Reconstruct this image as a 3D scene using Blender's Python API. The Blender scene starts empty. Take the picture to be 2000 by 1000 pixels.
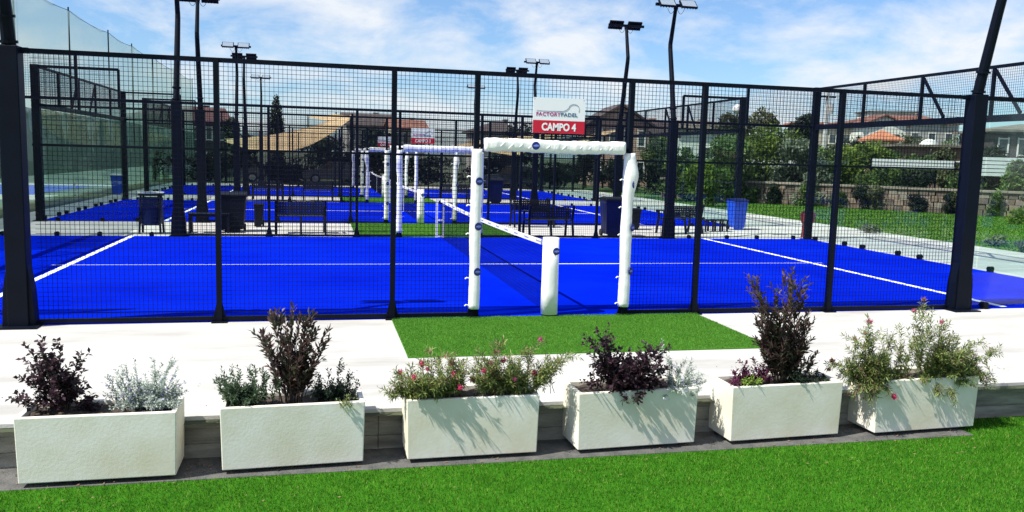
import bpy, math, random
import numpy as np
from mathutils import Vector, Matrix
rad = math.radians
random.seed(7)
RNG = np.random.default_rng(11)
SC = bpy.context.scene
COL = SC.collection

# ------------------------------------------------------------------ camera
cam_d = bpy.data.cameras.new('camera')
cam = bpy.data.objects.new('camera', cam_d)
COL.objects.link(cam)
cam_d.sensor_width = 36.0
cam_d.lens = 1629.7357 / 2000 * 36.0
cam_d.clip_start = 0.05
cam_d.clip_end = 9000
CAM = Vector((-2.85588, -10.09810, 2.00994))
CR = Matrix.Rotation(-0.228512, 3, 'Z') @ Matrix.Rotation(1.452253, 3, 'X') @ Matrix.Rotation(0.0270897, 3, 'Z')
cam.matrix_world = Matrix.Translation(CAM) @ CR.to_4x4()
SC.camera = cam

# ------------------------------------------------------------------ sky
SUN = Vector((-0.73, -0.218, 1.0)).normalized()
world = bpy.data.worlds.new('World')
SC.world = world
world.use_nodes = True
wn, wl = world.node_tree.nodes, world.node_tree.links
wn.clear()
w_out = wn.new('ShaderNodeOutputWorld')
sky = wn.new('ShaderNodeTexSky')
sky.sky_type = 'NISHITA'
sky.sun_disc = False
sky.sun_elevation = math.asin(SUN.z)
sky.sun_rotation = math.atan2(SUN.x, SUN.y)
sky.ozone_density = 3.0
sky.dust_density = 0.6
sky.air_density = 1.0
bg = wn.new('ShaderNodeBackground'); bg.inputs['Strength'].default_value = 0.092
bgc = wn.new('ShaderNodeBackground'); bgc.inputs['Color'].default_value = (0.93, 0.96, 1.0, 1); bgc.inputs['Strength'].default_value = 0.62
mixw = wn.new('ShaderNodeMixShader')
tc = wn.new('ShaderNodeTexCoord')
sep = wn.new('ShaderNodeSeparateXYZ')
addz = wn.new('ShaderNodeMath'); addz.operation = 'ADD'; addz.inputs[1].default_value = 0.34
dx = wn.new('ShaderNodeMath'); dx.operation = 'DIVIDE'
dy = wn.new('ShaderNodeMath'); dy.operation = 'DIVIDE'
comb = wn.new('ShaderNodeCombineXYZ')
n1 = wn.new('ShaderNodeTexNoise'); n1.inputs['Scale'].default_value = 3.3; n1.inputs['Detail'].default_value = 9; n1.inputs['Roughness'].default_value = 0.60; n1.inputs['Distortion'].default_value = 0.25
ramp = wn.new('ShaderNodeValToRGB')
ramp.color_ramp.elements[0].position = 0.41; ramp.color_ramp.elements[0].color = (0.03, 0.03, 0.03, 1)
ramp.color_ramp.elements[1].position = 0.665; ramp.color_ramp.elements[1].color = (0.92, 0.92, 0.92, 1)
wl.new(tc.outputs['Generated'], sep.inputs[0])
wl.new(sep.outputs['Z'], addz.inputs[0])
wl.new(sep.outputs['X'], dx.inputs[0]); wl.new(addz.outputs[0], dx.inputs[1])
wl.new(sep.outputs['Y'], dy.inputs[0]); wl.new(addz.outputs[0], dy.inputs[1])
wl.new(dx.outputs[0], comb.inputs[0]); wl.new(dy.outputs[0], comb.inputs[1]); comb.inputs[2].default_value = 3.7
wl.new(comb.outputs[0], n1.inputs['Vector'])
wl.new(n1.outputs['Fac'], ramp.inputs[0])
tint = wn.new('ShaderNodeMix'); tint.data_type = 'RGBA'; tint.blend_type = 'MULTIPLY'; tint.inputs['Factor'].default_value = 1.0; tint.inputs['B'].default_value = (0.74, 0.92, 1.12, 1)
wl.new(sky.outputs[0], tint.inputs['A']); wl.new(tint.outputs['Result'], bg.inputs['Color'])
wl.new(ramp.outputs[0], mixw.inputs[0]); wl.new(bg.outputs[0], mixw.inputs[1]); wl.new(bgc.outputs[0], mixw.inputs[2])
wl.new(mixw.outputs[0], w_out.inputs['Surface'])

# ------------------------------------------------------------------ sun, exposure
sun_d = bpy.data.lights.new('sun', 'SUN'); sun_d.energy = 5.0; sun_d.angle = rad(0.53); sun_d.color = (1.0, 0.965, 0.90)
sun = bpy.data.objects.new('sun', sun_d); COL.objects.link(sun)
sun.rotation_euler = SUN.to_track_quat('Z', 'Y').to_euler()
SC.view_settings.view_transform = 'Standard'
SC.view_settings.look = 'None'
SC.view_settings.gamma = 1.0
SC.view_settings.exposure = 0.68
SC.view_settings.use_curve_mapping = False
SC.render.engine = 'CYCLES'
SC.cycles.transparent_max_bounces = 40
SC.cycles.max_bounces = 7
SC.cycles.use_denoising = True

# ------------------------------------------------------------------ helpers
def at(u, v, D):
    """a world point seen D metres in front of the lens"""
    return CAM + D * (CR @ Vector(((u - 1000) / 1629.7357, -(v - 500) / 1629.7357, -1)))

def tag(o, label=None, cat=None, group=None, kind=None):
    if label: o['label'] = label
    if cat: o['category'] = cat
    if group: o['group'] = group
    if kind: o['kind'] = kind
    return o

def empty(name, loc, rz=0.0, label=None, cat=None, group=None):
    o = bpy.data.objects.new(name, None)
    o.empty_display_size = 0.2
    o.location = loc; o.rotation_euler = (0, 0, rz)
    COL.objects.link(o)
    return tag(o, label, cat, group)

def copy_tree(o, parent=None):
    c = o.copy(); COL.objects.link(c)
    if parent is not None:
        c.parent = parent
    for ch in list(o.children):
        copy_tree(ch, c)
    return c

class MB:
    def __init__(s):
        s.v = []; s.f = []; s.m = []
    def add(s, vs, fs, mi=0):
        b = len(s.v)
        s.v.extend([tuple(x) for x in vs])
        s.f.extend([tuple(i + b for i in f) for f in fs])
        s.m.extend([mi] * len(fs))
        return s
    def box(s, c, d, rot=None, mi=0, taper=1.0):
        x, y, z = d[0] / 2, d[1] / 2, d[2] / 2
        vs = []
        for sz in (-1, 1):
            t = taper if sz > 0 else 1.0
            for sx, sy in ((-1, -1), (1, -1), (1, 1), (-1, 1)):
                p = Vector((sx * x * t, sy * y * t, sz * z))
                if rot is not None: p = rot @ p
                vs.append(p + Vector(c))
        return s.add(vs, [(3, 2, 1, 0), (4, 5, 6, 7), (0, 1, 5, 4), (1, 2, 6, 5), (2, 3, 7, 6), (3, 0, 4, 7)], mi)
    def bar(s, a, b, w, h=None, up=(0, 0, 1), mi=0, caps=True):
        a, b = Vector(a), Vector(b); h = h or w
        d = (b - a).normalized(); u = Vector(up)
        if abs(d.dot(u)) > 0.98: u = Vector((0, 1, 0))
        sx = d.cross(u).normalized(); sy = sx.cross(d).normalized()
        vs = []
        for p in (a, b):
            for i, j in ((-1, -1), (1, -1), (1, 1), (-1, 1)):
                vs.append(p + sx * (i * w / 2) + sy * (j * h / 2))
        fs = [(0, 1, 5, 4), (1, 2, 6, 5), (2, 3, 7, 6), (3, 0, 4, 7)]
        if caps: fs += [(3, 2, 1, 0), (4, 5, 6, 7)]
        return s.add(vs, fs, mi)
    def loft(s, pts, radii, n=10, sq=2.0, caps=True, mi=0, up=None, noise=0.0, ar=1.0):
        """tube through pts; sq > 2 squares the section"""
        pts = [Vector(p) for p in pts]
        N = len(pts)
        rings = []
        ref = Vector(up) if up else None
        for i, p in enumerate(pts):
            d = (pts[min(i + 1, N - 1)] - pts[max(i - 1, 0)])
            d = d.normalized() if d.length > 1e-9 else Vector((0, 0, 1))
            if ref is None:
                ref = Vector((0, 1, 0)) if abs(d.z) > 0.9 else Vector((0, 0, 1))
            x = ref.cross(d)
            if x.length < 1e-6:
                x = Vector((1, 0, 0)).cross(d)
            x.normalize(); y = d.cross(x).normalized()
            r = radii[i] if hasattr(radii, '__len__') else radii
            ring = []
            for k in range(n):
                a = 2 * math.pi * (k + 0.5) / n
                ca, sa = math.cos(a), math.sin(a)
                q = (abs(ca) ** sq + abs(sa) ** sq) ** (-1 / sq)
                rr = r * q * (1 + (random.uniform(-noise, noise) if noise else 0))
                ring.append(p + x * (ca * rr) + y * (sa * rr * ar))
            rings.append(ring)
        vs = [v for r in rings for v in r]
        fs = []
        for i in range(N - 1):
            for k in range(n):
                k2 = (k + 1) % n
                fs.append((i * n + k, i * n + k2, (i + 1) * n + k2, (i + 1) * n + k))
        if caps:
            fs.append(tuple(range(n - 1, -1, -1)))
            fs.append(tuple((N - 1) * n + k for k in range(n)))
        return s.add(vs, fs, mi)
    def cyl(s, a, b, r0, r1=None, n=12, mi=0):
        return s.loft([a, b], [r0, r0 if r1 is None else r1], n=n, mi=mi)
    def prism(s, prof, axis_o, ex, ez, ey, w, mi=0):
        """profile (list of 2-tuples) in the ex/ez plane, extruded by w along ey"""
        o, ex, ez, ey = Vector(axis_o), Vector(ex), Vector(ez), Vector(ey)
        n = len(prof)
        vs = [o + ex * a + ez * b - ey * (w / 2) for a, b in prof] + [o + ex * a + ez * b + ey * (w / 2) for a, b in prof]
        fs = [tuple(range(n)), tuple(range(2 * n - 1, n - 1, -1))]
        for k in range(n):
            k2 = (k + 1) % n
            fs.append((k2, k, n + k, n + k2))
        return s.add(vs, fs, mi)
    def mesh(s, name, mats, smooth=False):
        me = bpy.data.meshes.new(name)
        me.from_pydata(s.v, [], s.f)
        if not isinstance(mats, (list, tuple)): mats = [mats]
        for m in mats: me.materials.append(m)
        if len(mats) > 1: me.polygons.foreach_set('material_index', s.m)
        if smooth: me.polygons.foreach_set('use_smooth', [True] * len(me.polygons))
        me.update()
        return me
    def build(s, name, mats, parent=None, smooth=False, bevel=0.0, loc=None, kind=None):
        o = bpy.data.objects.new(name, s.mesh(name, mats, smooth))
        COL.objects.link(o)
        if parent is not None: o.parent = parent
        if loc is not None: o.location = loc
        if bevel:
            b = o.modifiers.new('bevel', 'BEVEL'); b.width = bevel; b.segments = 2; b.limit_method = 'ANGLE'; b.angle_limit = rad(50)
        if kind: o['kind'] = kind
        return o

def raw_mesh(name, V, F, mats, mi=None, parent=None, loc=None, kind=None):
    """numpy arrays straight into a mesh; all faces of one size"""
    me = bpy.data.meshes.new(name)
    V = np.asarray(V, np.float32); F = np.asarray(F, np.int32)
    k = F.shape[1]
    me.vertices.add(len(V)); me.vertices.foreach_set('co', V.ravel())
    me.loops.add(F.size); me.loops.foreach_set('vertex_index', F.ravel())
    me.polygons.add(len(F))
    me.polygons.foreach_set('loop_start', np.arange(0, F.size, k, dtype=np.int32))
    if not isinstance(mats, (list, tuple)): mats = [mats]
    for m in mats: me.materials.append(m)
    if mi is not None: me.polygons.foreach_set('material_index', np.asarray(mi, np.int32))
    me.update(calc_edges=True); me.validate()
    o = bpy.data.objects.new(name, me); COL.objects.link(o)
    if parent is not None: o.parent = parent
    if loc is not None: o.location = loc
    if kind: o['kind'] = kind
    return o

# ------------------------------------------------------------------ materials
def mat(name, col, rough=0.6, var=0.0, scale=8.0, bump=0.0, bscale=60.0, metal=0.0, col2=None, spec=0.5, detail=6, transl=0.0, stretch=None, vary=False):
    m = bpy.data.materials.new(name); m.use_nodes = True
    nt = m.node_tree; b = nt.nodes['Principled BSDF']
    b.inputs['Roughness'].default_value = rough
    b.inputs['Metallic'].default_value = metal
    b.inputs['Specular IOR Level'].default_value = spec
    c = (*col, 1)
    b.inputs['Base Color'].default_value = c
    tcn = nt.nodes.new('ShaderNodeTexCoord')
    src = tcn.outputs['Object']
    if stretch:
        mp = nt.nodes.new('ShaderNodeMapping'); mp.inputs['Scale'].default_value = stretch
        nt.links.new(src, mp.inputs[0]); src = mp.outputs[0]
    if vary:
        oi = nt.nodes.new('ShaderNodeObjectInfo'); vm = nt.nodes.new('ShaderNodeVectorMath'); vm.operation = 'MULTIPLY_ADD'
        nt.links.new(oi.outputs['Random'], vm.inputs[0]); vm.inputs[1].default_value = (37, 53, 71); nt.links.new(src, vm.inputs[2]); src = vm.outputs[0]
    if var or col2:
        n = nt.nodes.new('ShaderNodeTexNoise'); n.inputs['Scale'].default_value = scale; n.inputs['Detail'].default_value = detail; n.inputs['Roughness'].default_value = 0.6
        nt.links.new(src, n.inputs['Vector'])
        r = nt.nodes.new('ShaderNodeValToRGB')
        lo = tuple(x * (1 - var) for x in col) if not col2 else col
        hi = tuple(min(1, x * (1 + var)) for x in col) if not col2 else col2
        r.color_ramp.elements[0].position = 0.33; r.color_ramp.elements[0].color = (*lo, 1)
        r.color_ramp.elements[1].position = 0.67; r.color_ramp.elements[1].color = (*hi, 1)
        nt.links.new(n.outputs['Fac'], r.inputs[0])
        nt.links.new(r.outputs[0], b.inputs['Base Color'])
    if bump:
        n2 = nt.nodes.new('ShaderNodeTexNoise'); n2.inputs['Scale'].default_value = bscale; n2.inputs['Detail'].default_value = 5
        nt.links.new(src, n2.inputs['Vector'])
        bp = nt.nodes.new('ShaderNodeBump'); bp.inputs['Strength'].default_value = bump; bp.inputs['Distance'].default_value = 0.02
        nt.links.new(n2.outputs['Fac'], bp.inputs['Height'])
        nt.links.new(bp.outputs[0], b.inputs['Normal'])
    if transl:
        tr = nt.nodes.new('ShaderNodeBsdfTranslucent'); tr.inputs['Color'].default_value = (*[min(1, x * 1.3) for x in col], 1)
        mx = nt.nodes.new('ShaderNodeMixShader'); mx.inputs[0].default_value = transl
        nt.links.new(b.outputs[0], mx.inputs[1]); nt.links.new(tr.outputs[0], mx.inputs[2])
        nt.links.new(mx.outputs[0], nt.nodes['Material Output'].inputs['Surface'])
    return m

def glass_mat(name, tint, refl=1.0):
    m = bpy.data.materials.new(name); m.use_nodes = True
    nt = m.node_tree; nt.nodes.clear()
    o = nt.nodes.new('ShaderNodeOutputMaterial')
    t = nt.nodes.new('ShaderNodeBsdfTransparent'); t.inputs[0].default_value = (*tint, 1)
    g = nt.nodes.new('ShaderNodeBsdfGlossy'); g.inputs['Roughness'].default_value = 0.02
    f = nt.nodes.new('ShaderNodeFresnel'); f.inputs[0].default_value = 1.45
    mu = nt.nodes.new('ShaderNodeMath'); mu.operation = 'MULTIPLY'; mu.inputs[1].default_value = refl
    mx = nt.nodes.new('ShaderNodeMixShader')
    nt.links.new(f.outputs[0], mu.inputs[0]); nt.links.new(mu.outputs[0], mx.inputs[0])
    nt.links.new(t.outputs[0], mx.inputs[1]); nt.links.new(g.outputs[0], mx.inputs[2])
    nt.links.new(mx.outputs[0], o.inputs[0])
    return m

def net_mat(name, col, cover):
    m = bpy.data.materials.new(name); m.use_nodes = True
    nt = m.node_tree; nt.nodes.clear()
    o = nt.nodes.new('ShaderNodeOutputMaterial')
    t = nt.nodes.new('ShaderNodeBsdfTransparent')
    d = nt.nodes.new('ShaderNodeBsdfDiffuse'); d.inputs[0].default_value = (*col, 1)
    tl = nt.nodes.new('ShaderNodeBsdfTranslucent'); tl.inputs[0].default_value = (*col, 1)
    m1 = nt.nodes.new('ShaderNodeMixShader'); m1.inputs[0].default_value = 0.45
    mx = nt.nodes.new('ShaderNodeMixShader'); mx.inputs[0].default_value = cover
    nt.links.new(d.outputs[0], m1.inputs[1]); nt.links.new(tl.outputs[0], m1.inputs[2])
    nt.links.new(t.outputs[0], mx.inputs[1]); nt.links.new(m1.outputs[0], mx.inputs[2])
    nt.links.new(mx.outputs[0], o.inputs[0])
    return m

M = {}
M['steel'] = mat('navy_black_steel', (0.0016, 0.0034, 0.0095), 0.5, var=0.25, scale=3, spec=0.12)
M['wire'] = mat('black_wire', (0.0025, 0.005, 0.012), 0.6, spec=0.1)
M['blue'] = mat('blue_court_turf', (0.0005, 0.0085, 0.37), 0.92, col2=(0.0012, 0.0165, 0.52), scale=0.45, detail=9, bump=0.3, bscale=260, spec=0.0)
M['line'] = mat('white_line_turf', (0.78, 0.80, 0.80), 0.8, var=0.06, scale=30)
M['pave'] = mat('pale_pavement', (0.36, 0.345, 0.315), 0.8, col2=(0.54, 0.53, 0.50), scale=0.9, detail=10, bump=0.12, bscale=90, stretch=(0.6, 2.2, 1))
M['concrete'] = mat('grey_concrete', (0.13, 0.12, 0.098), 0.88, col2=(0.33, 0.31, 0.26), scale=4, bump=0.35, bscale=70, stretch=(0.5, 1, 3))
M['footing'] = mat('shaded_footing', (0.055, 0.056, 0.055), 0.9, col2=(0.125, 0.12, 0.11), scale=7, bump=0.5, bscale=60)  # shade around the planters is put into this concrete's dark grey
M['planter'] = mat('cast_planter', (0.64, 0.59, 0.44), 0.8, col2=(0.79, 0.765, 0.69), scale=2.0, detail=10, bump=0.06, bscale=45, vary=True)
M['soil'] = mat('soil', (0.035, 0.024, 0.016), 0.95, col2=(0.07, 0.05, 0.035), scale=30, bump=0.8, bscale=50)
M['turf'] = mat('turf_base', (0.026, 0.115, 0.006), 0.95, col2=(0.042, 0.155, 0.009), scale=5, spec=0.05)
TURF = [mat('turf_blade_mid', (0.054, 0.195, 0.007), 0.6, transl=0.3, spec=0.12, col2=(0.020, 0.088, 0.004), scale=1.1, stretch=(0.6, 2.0, 1)), mat('turf_blade_dark', (0.017, 0.080, 0.004), 0.6, transl=0.3, spec=0.12), mat('turf_blade_light', (0.140, 0.30, 0.028), 0.6, transl=0.3, spec=0.12), mat('turf_blade_straw', (0.25, 0.30, 0.07), 0.6, transl=0.2, spec=0.12)]
PILE = [mat('pile_mid', (0.088, 0.24, 0.028), 0.6, transl=0.3, spec=0.1), mat('pile_dark', (0.050, 0.165, 0.016), 0.6, transl=0.3, spec=0.1), mat('pile_light', (0.15, 0.33, 0.055), 0.6, transl=0.3, spec=0.1), mat('pile_straw', (0.24, 0.30, 0.08), 0.6, transl=0.2, spec=0.1)]
M['matbase'] = mat('mat_base', (0.062, 0.185, 0.02), 0.95, spec=0.05)
M['lawn'] = mat('lawn', (0.050, 0.115, 0.008), 0.95, col2=(0.085, 0.165, 0.014), scale=0.8, bump=0.5, bscale=40)
M['earth'] = mat('dry_ground', (0.030, 0.045, 0.018), 0.95, col2=(0.055, 0.065, 0.030), scale=0.06)
M['gravel'] = mat('grey_gravel', (0.10, 0.095, 0.085), 0.95, col2=(0.2, 0.19, 0.17), scale=60, bump=0.8, bscale=120)
M['pad'] = mat('white_vinyl', (0.80, 0.80, 0.77), 0.45, var=0.04, scale=6, bump=0.18, bscale=14)
M['padroll'] = mat('white_vinyl_wrinkled', (0.80, 0.80, 0.76), 0.45, bump=0.9, bscale=7, stretch=(1.2, 1, 0.6))
M['badge'] = mat('blue_badge', (0.008, 0.015, 0.16), 0.4)
M['badge2'] = mat('pale_blue_print', (0.25, 0.36, 0.85), 0.4)
M['whitemetal'] = mat('white_painted_metal', (0.78, 0.78, 0.76), 0.4)
M['netting'] = net_mat('court_netting', (0.008, 0.010, 0.02), 0.30)
M['ballnet'] = net_mat('pale_green_netting', (0.30, 0.42, 0.36), 0.56)
M['screen'] = net_mat('dark_teal_windscreen', (0.008, 0.030, 0.030), 0.72)
M['glass'] = glass_mat('court_glass', (0.92, 0.965, 0.95), 0.09)
M['pane'] = mat('window_pane', (0.03, 0.04, 0.05), 0.08, spec=0.8)
M['signwhite'] = mat('sign_white', (0.80, 0.80, 0.82), 0.4)
M['signred'] = mat('sign_red', (0.52, 0.004, 0.028), 0.4)
M['magenta'] = mat('print_magenta', (0.36, 0.004, 0.17), 0.5)
M['violet'] = mat('print_violet', (0.10, 0.03, 0.25), 0.5)
M['teal'] = mat('print_teal', (0.03, 0.11, 0.20), 0.5)
M['printgrey'] = mat('print_grey', (0.16, 0.18, 0.26), 0.5)
M['lens'] = mat('lamp_glass', (0.22, 0.27, 0.33), 0.35, var=0.2, scale=40, spec=0.25)
M['benchm'] = mat('bench_metal', (0.004, 0.006, 0.016), 0.45, var=0.3, scale=5, spec=0.25)
M['binblue'] = mat('blue_plastic', (0.006, 0.055, 0.50), 0.45, var=0.1, scale=4)
M['binnavy'] = mat('navy_plastic', (0.002, 0.008, 0.075), 0.5, spec=0.25, var=0.15, scale=4)
M['binblack'] = mat('black_plastic', (0.004, 0.006, 0.012), 0.55, var=0.2, scale=5, spec=0.2)
M['binred'] = mat('dark_red_plastic', (0.20, 0.018, 0.025), 0.5, var=0.15, scale=4)
M['sail'] = mat('beige_sailcloth', (0.58, 0.44, 0.25), 0.85, var=0.10, scale=1.5, transl=0.35)
M['bark'] = mat('bark', (0.06, 0.045, 0.032), 0.9, var=0.3, scale=14, bump=0.6, bscale=30)
M['rubber'] = mat('tyre_rubber', (0.012, 0.012, 0.013), 0.8)
M['chrome'] = mat('wheel_alloy', (0.45, 0.46, 0.47), 0.35, metal=0.8)
M['pole_grey'] = mat('pole_concrete', (0.42, 0.42, 0.40), 0.8, var=0.15, scale=3)
M['rail'] = mat('white_slat_paint', (0.70, 0.72, 0.70), 0.55, var=0.08, scale=5)

# ------------------------------------------------------------------ ground and courts
def sheet(name, x0, x1, y0, y1, z, m, label=None, kind='structure', nx=1, ny=1, parent=None):
    mb = MB()
    vs = [(x0 + (x1 - x0) * i / nx, y0 + (y1 - y0) * j / ny, z) for j in range(ny + 1) for i in range(nx + 1)]
    fs = [(j * (nx + 1) + i, j * (nx + 1) + i + 1, (j + 1) * (nx + 1) + i + 1, (j + 1) * (nx + 1) + i) for j in range(ny) for i in range(nx)]
    mb.add(vs, fs)
    o = mb.build(name, m, parent)
    return tag(o, label, None, None, kind)

sheet('ground', -2500, 2500, -3.7, 5000, -0.035, M['earth'], 'dry grassy ground stretching away behind the courts')
sheet('lower_ground', -300, 300, -400, -3.66, -0.352, M['gravel'], 'grey gravelly ground beneath the artificial grass')
mb = MB(); mb.box(((-11.15 + 14.0) / 2, (-3.62 + 42) / 2, -0.015), (25.15, 45.62, 0.03))
tag(mb.build('pavement', M['pave']), 'bleached pale concrete pavement around the blue courts', None, None, 'structure')
YS = [0, 14, 28]
court_names = ['nearest bright blue playing surface with white lines', 'second blue playing surface behind the benches', 'farthest blue playing surface in front of the parked cars']
for k, y0 in enumerate(YS):
    mb = MB(); mb.box((0, y0 + 5, 0.006), (20.0, 10.0, 0.012))
    c = tag(mb.build('court_surface', M['blue']), court_names[k], None, None, 'structure')
    for (x0, x1, a, b) in ((-7.0, -6.95 + .05, 0.06, 9.94), (6.90, 7.0, 0.06, 9.94), (-7.2, -7.0, 4.975, 5.025), (-6.9, 6.9, 4.975, 5.025), (7.0, 7.2, 4.975, 5.025)):
        mb = MB(); mb.box(((x0 + x1) / 2, y0 + (a + b) / 2, 0.0135), (x1 - x0, b - a, 0.006))
        mb.build('court_line', M['line'], c)
side = MB(); side.box((-24, 31, -0.02), (20, 8.5, 0.02))
tag(side.build('court_surface', M['blue']), 'narrow strip of another blue court beyond the ball net', None, None, 'structure')
side = MB(); side.box((-24, 25.0, -0.024), (22, 3.2, 0.02))
tag(side.build('path', M['pave']), 'pale path in front of the court beyond the ball net', None, None, 'structure')
side = MB(); side.box((-24, 36.4, -0.024), (22, 1.6, 0.02))
tag(side.build('path', M['pave']), 'pale path behind the court beyond the ball net', None, None, 'structure')
sheet('lawn', 14.0, 34, -3.6, 46, -0.012, M['lawn'], 'bright green lawn between the pavement and the stone wall')

# retaining edge in front of the pavement: coping on board-marked courses
rw = empty('retaining_wall', (0, -3.6, -0.35), 0, 'low grey board-marked concrete wall under the pavement edge behind the planters', 'wall')
mb = MB(); mb.box((1.0, 0.14, 0.15), (25.8, 0.10, 0.29)); mb.build('wall_core', M['concrete'], rw)
x = -12.0
while x < 14:
    L = 2.4
    for k in range(2):
        z0 = 0.004 + k * 0.124
        mb = MB(); mb.box((x + L / 2, 0.06 + random.uniform(-.006, .006), z0 + 0.060), (L - 0.003, 0.12, 0.1225))
        mb.build('wall_course', M['concrete'], rw, bevel=0.006)
    mb = MB(); mb.box((x + L / 2, 0.046, 0.252 + 0.034), (L - 0.004, 0.13, 0.066))
    mb.build('coping', M['concrete'], rw, bevel=0.006)
    x += L
mb = MB(); mb.box((-3.75, -3.84, -0.338), (13.08, 0.44, 0.022))
tag(mb.build('footing_strip', M['footing']), 'concrete strip under the planters, shade painted into its dark grey', None, None, 'structure')
x = -10
mb = MB()
sheet('artificial_turf', -40, 40, -60, -4.06, -0.331, M['turf'], 'vivid green artificial grass in the foreground')
sheet('artificial_turf', 2.80, 40, -4.06, -3.63, -0.3305, M['turf'], 'artificial grass running up to the wall right of the planters')

def blades(name, x0, x1, y0, y1, z, n, h, w, label, parent=None, mats=TURF, probs=(0.46, 0.33, 0.17, 0.04)):
    px = RNG.uniform(x0, x1, n); py = RNG.uniform(y0, y1, n)
    clump = 0.5 + 0.5 * np.sin(px * 7.1 + 1.3 * np.sin(py * 5.3)) * np.cos(py * 8.7 + np.sin(px * 3.1))
    a = RNG.uniform(0, 2 * np.pi, n); hh = h * RNG.uniform(0.6, 1.15, n) * (0.85 + 0.25 * clump)
    lean = hh * RNG.uniform(0.15, 0.9, n); la = RNG.uniform(0, 2 * np.pi, n) 
    V = np.zeros((n, 3, 3))
    V[:, 0, 0] = px - np.cos(a) * w / 2; V[:, 0, 1] = py - np.sin(a) * w / 2; V[:, 0, 2] = z
    V[:, 1, 0] = px + np.cos(a) * w / 2; V[:, 1, 1] = py + np.sin(a) * w / 2; V[:, 1, 2] = z
    V[:, 2, 0] = px + np.cos(la) * lean; V[:, 2, 1] = py + np.sin(la) * lean; V[:, 2, 2] = z + hh
    mi = RNG.choice(len(mats), n, p=probs)
    o = raw_mesh(name, V.reshape(-1, 3), np.arange(3 * n).reshape(-1, 3), mats, mi, parent, kind='stuff')
    if label: o['label'] = label
    return o
blades('turf_grass', -7.0, 7.0, -6.9, -4.07, -0.331, 340000, 0.025, 0.0038, 'short bright green blades of the foreground artificial grass')
blades('turf_grass', 2.80, 7.0, -4.07, -3.66, -0.331, 12000, 0.030, 0.0042, 'short green blades beside the wall right of the planters')
for y0, lab, n in ((-2.0, 'square of green turf laid in front of the nearest gate', 110000), (10.03, 'green turf mat between the nearest and second court gates', 40000), (24.03, 'green turf mat between the second and third court gates', 14000)):
    x1, yl = 2.0, (1.985 if y0 < 0 else 3.94)
    mb = MB(); mb.box((0, y0 + yl / 2, 0.006), (4.0, yl, 0.012))
    o = tag(mb.build('turf_mat', M['matbase']), lab, 'turf mat')
    blades('pile', -2.0, 2.0, y0, y0 + yl, 0.011, n, 0.018, 0.005 if y0 < 0 else 0.012, None, o, PILE, probs=(0.5, 0.38, 0.11, 0.01))
blades('lawn_grass', 14.1, 30, 4, 34, -0.012, 90000, 0.05, 0.03, 'mown grass blades of the lawn beyond the pavement', probs=(0.45, 0.3, 0.2, 0.05))

# ------------------------------------------------------------------ wire mesh
def wires(x0, x1, z0, z1, y, step=0.05, w=0.0044, name='wire_mesh', parent=None, axis='x', off=0.0):
    V, F = [], []
    def bar(a, b, h):
        i = len(V); (ax, az), (bx, bz) = a, b
        if h:
            c = [(ax, y - w / 2, az - w / 2), (ax, y + w / 2, az - w / 2), (ax, y + w / 2, az + w / 2), (ax, y - w / 2, az + w / 2)]
            d = [(bx, p[1], p[2]) for p in c]
        else:
            yy = y + w
            c = [(ax - w / 2, yy - w / 2, az), (ax + w / 2, yy - w / 2, az), (ax + w / 2, yy + w / 2, az), (ax - w / 2, yy + w / 2, az)]
            d = [(p[0], p[1], bz) for p in c]
        V.extend(c + d)
        for k in range(4): F.append((i + k, i + (k + 1) % 4, i + 4 + (k + 1) % 4, i + 4 + k))
    n = max(1, round((x1 - x0) / step))
    for k in range(1, n): 
        xx = x0 + (x1 - x0) * k / n; bar((xx, z0), (xx, z1), False)
    n = max(1, round((z1 - z0) / step))
    for k in range(1, n):
        zz = z0 + (z1 - z0) * k / n; bar((x0, zz), (x1, zz), True)
    V = np.array(V)
    if axis == 'y':
        V = np.stack([V[:, 1], V[:, 0], V[:, 2]], 1)
    return raw_mesh(name, V, F, M['wire'], None, parent, kind='stuff')

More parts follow.
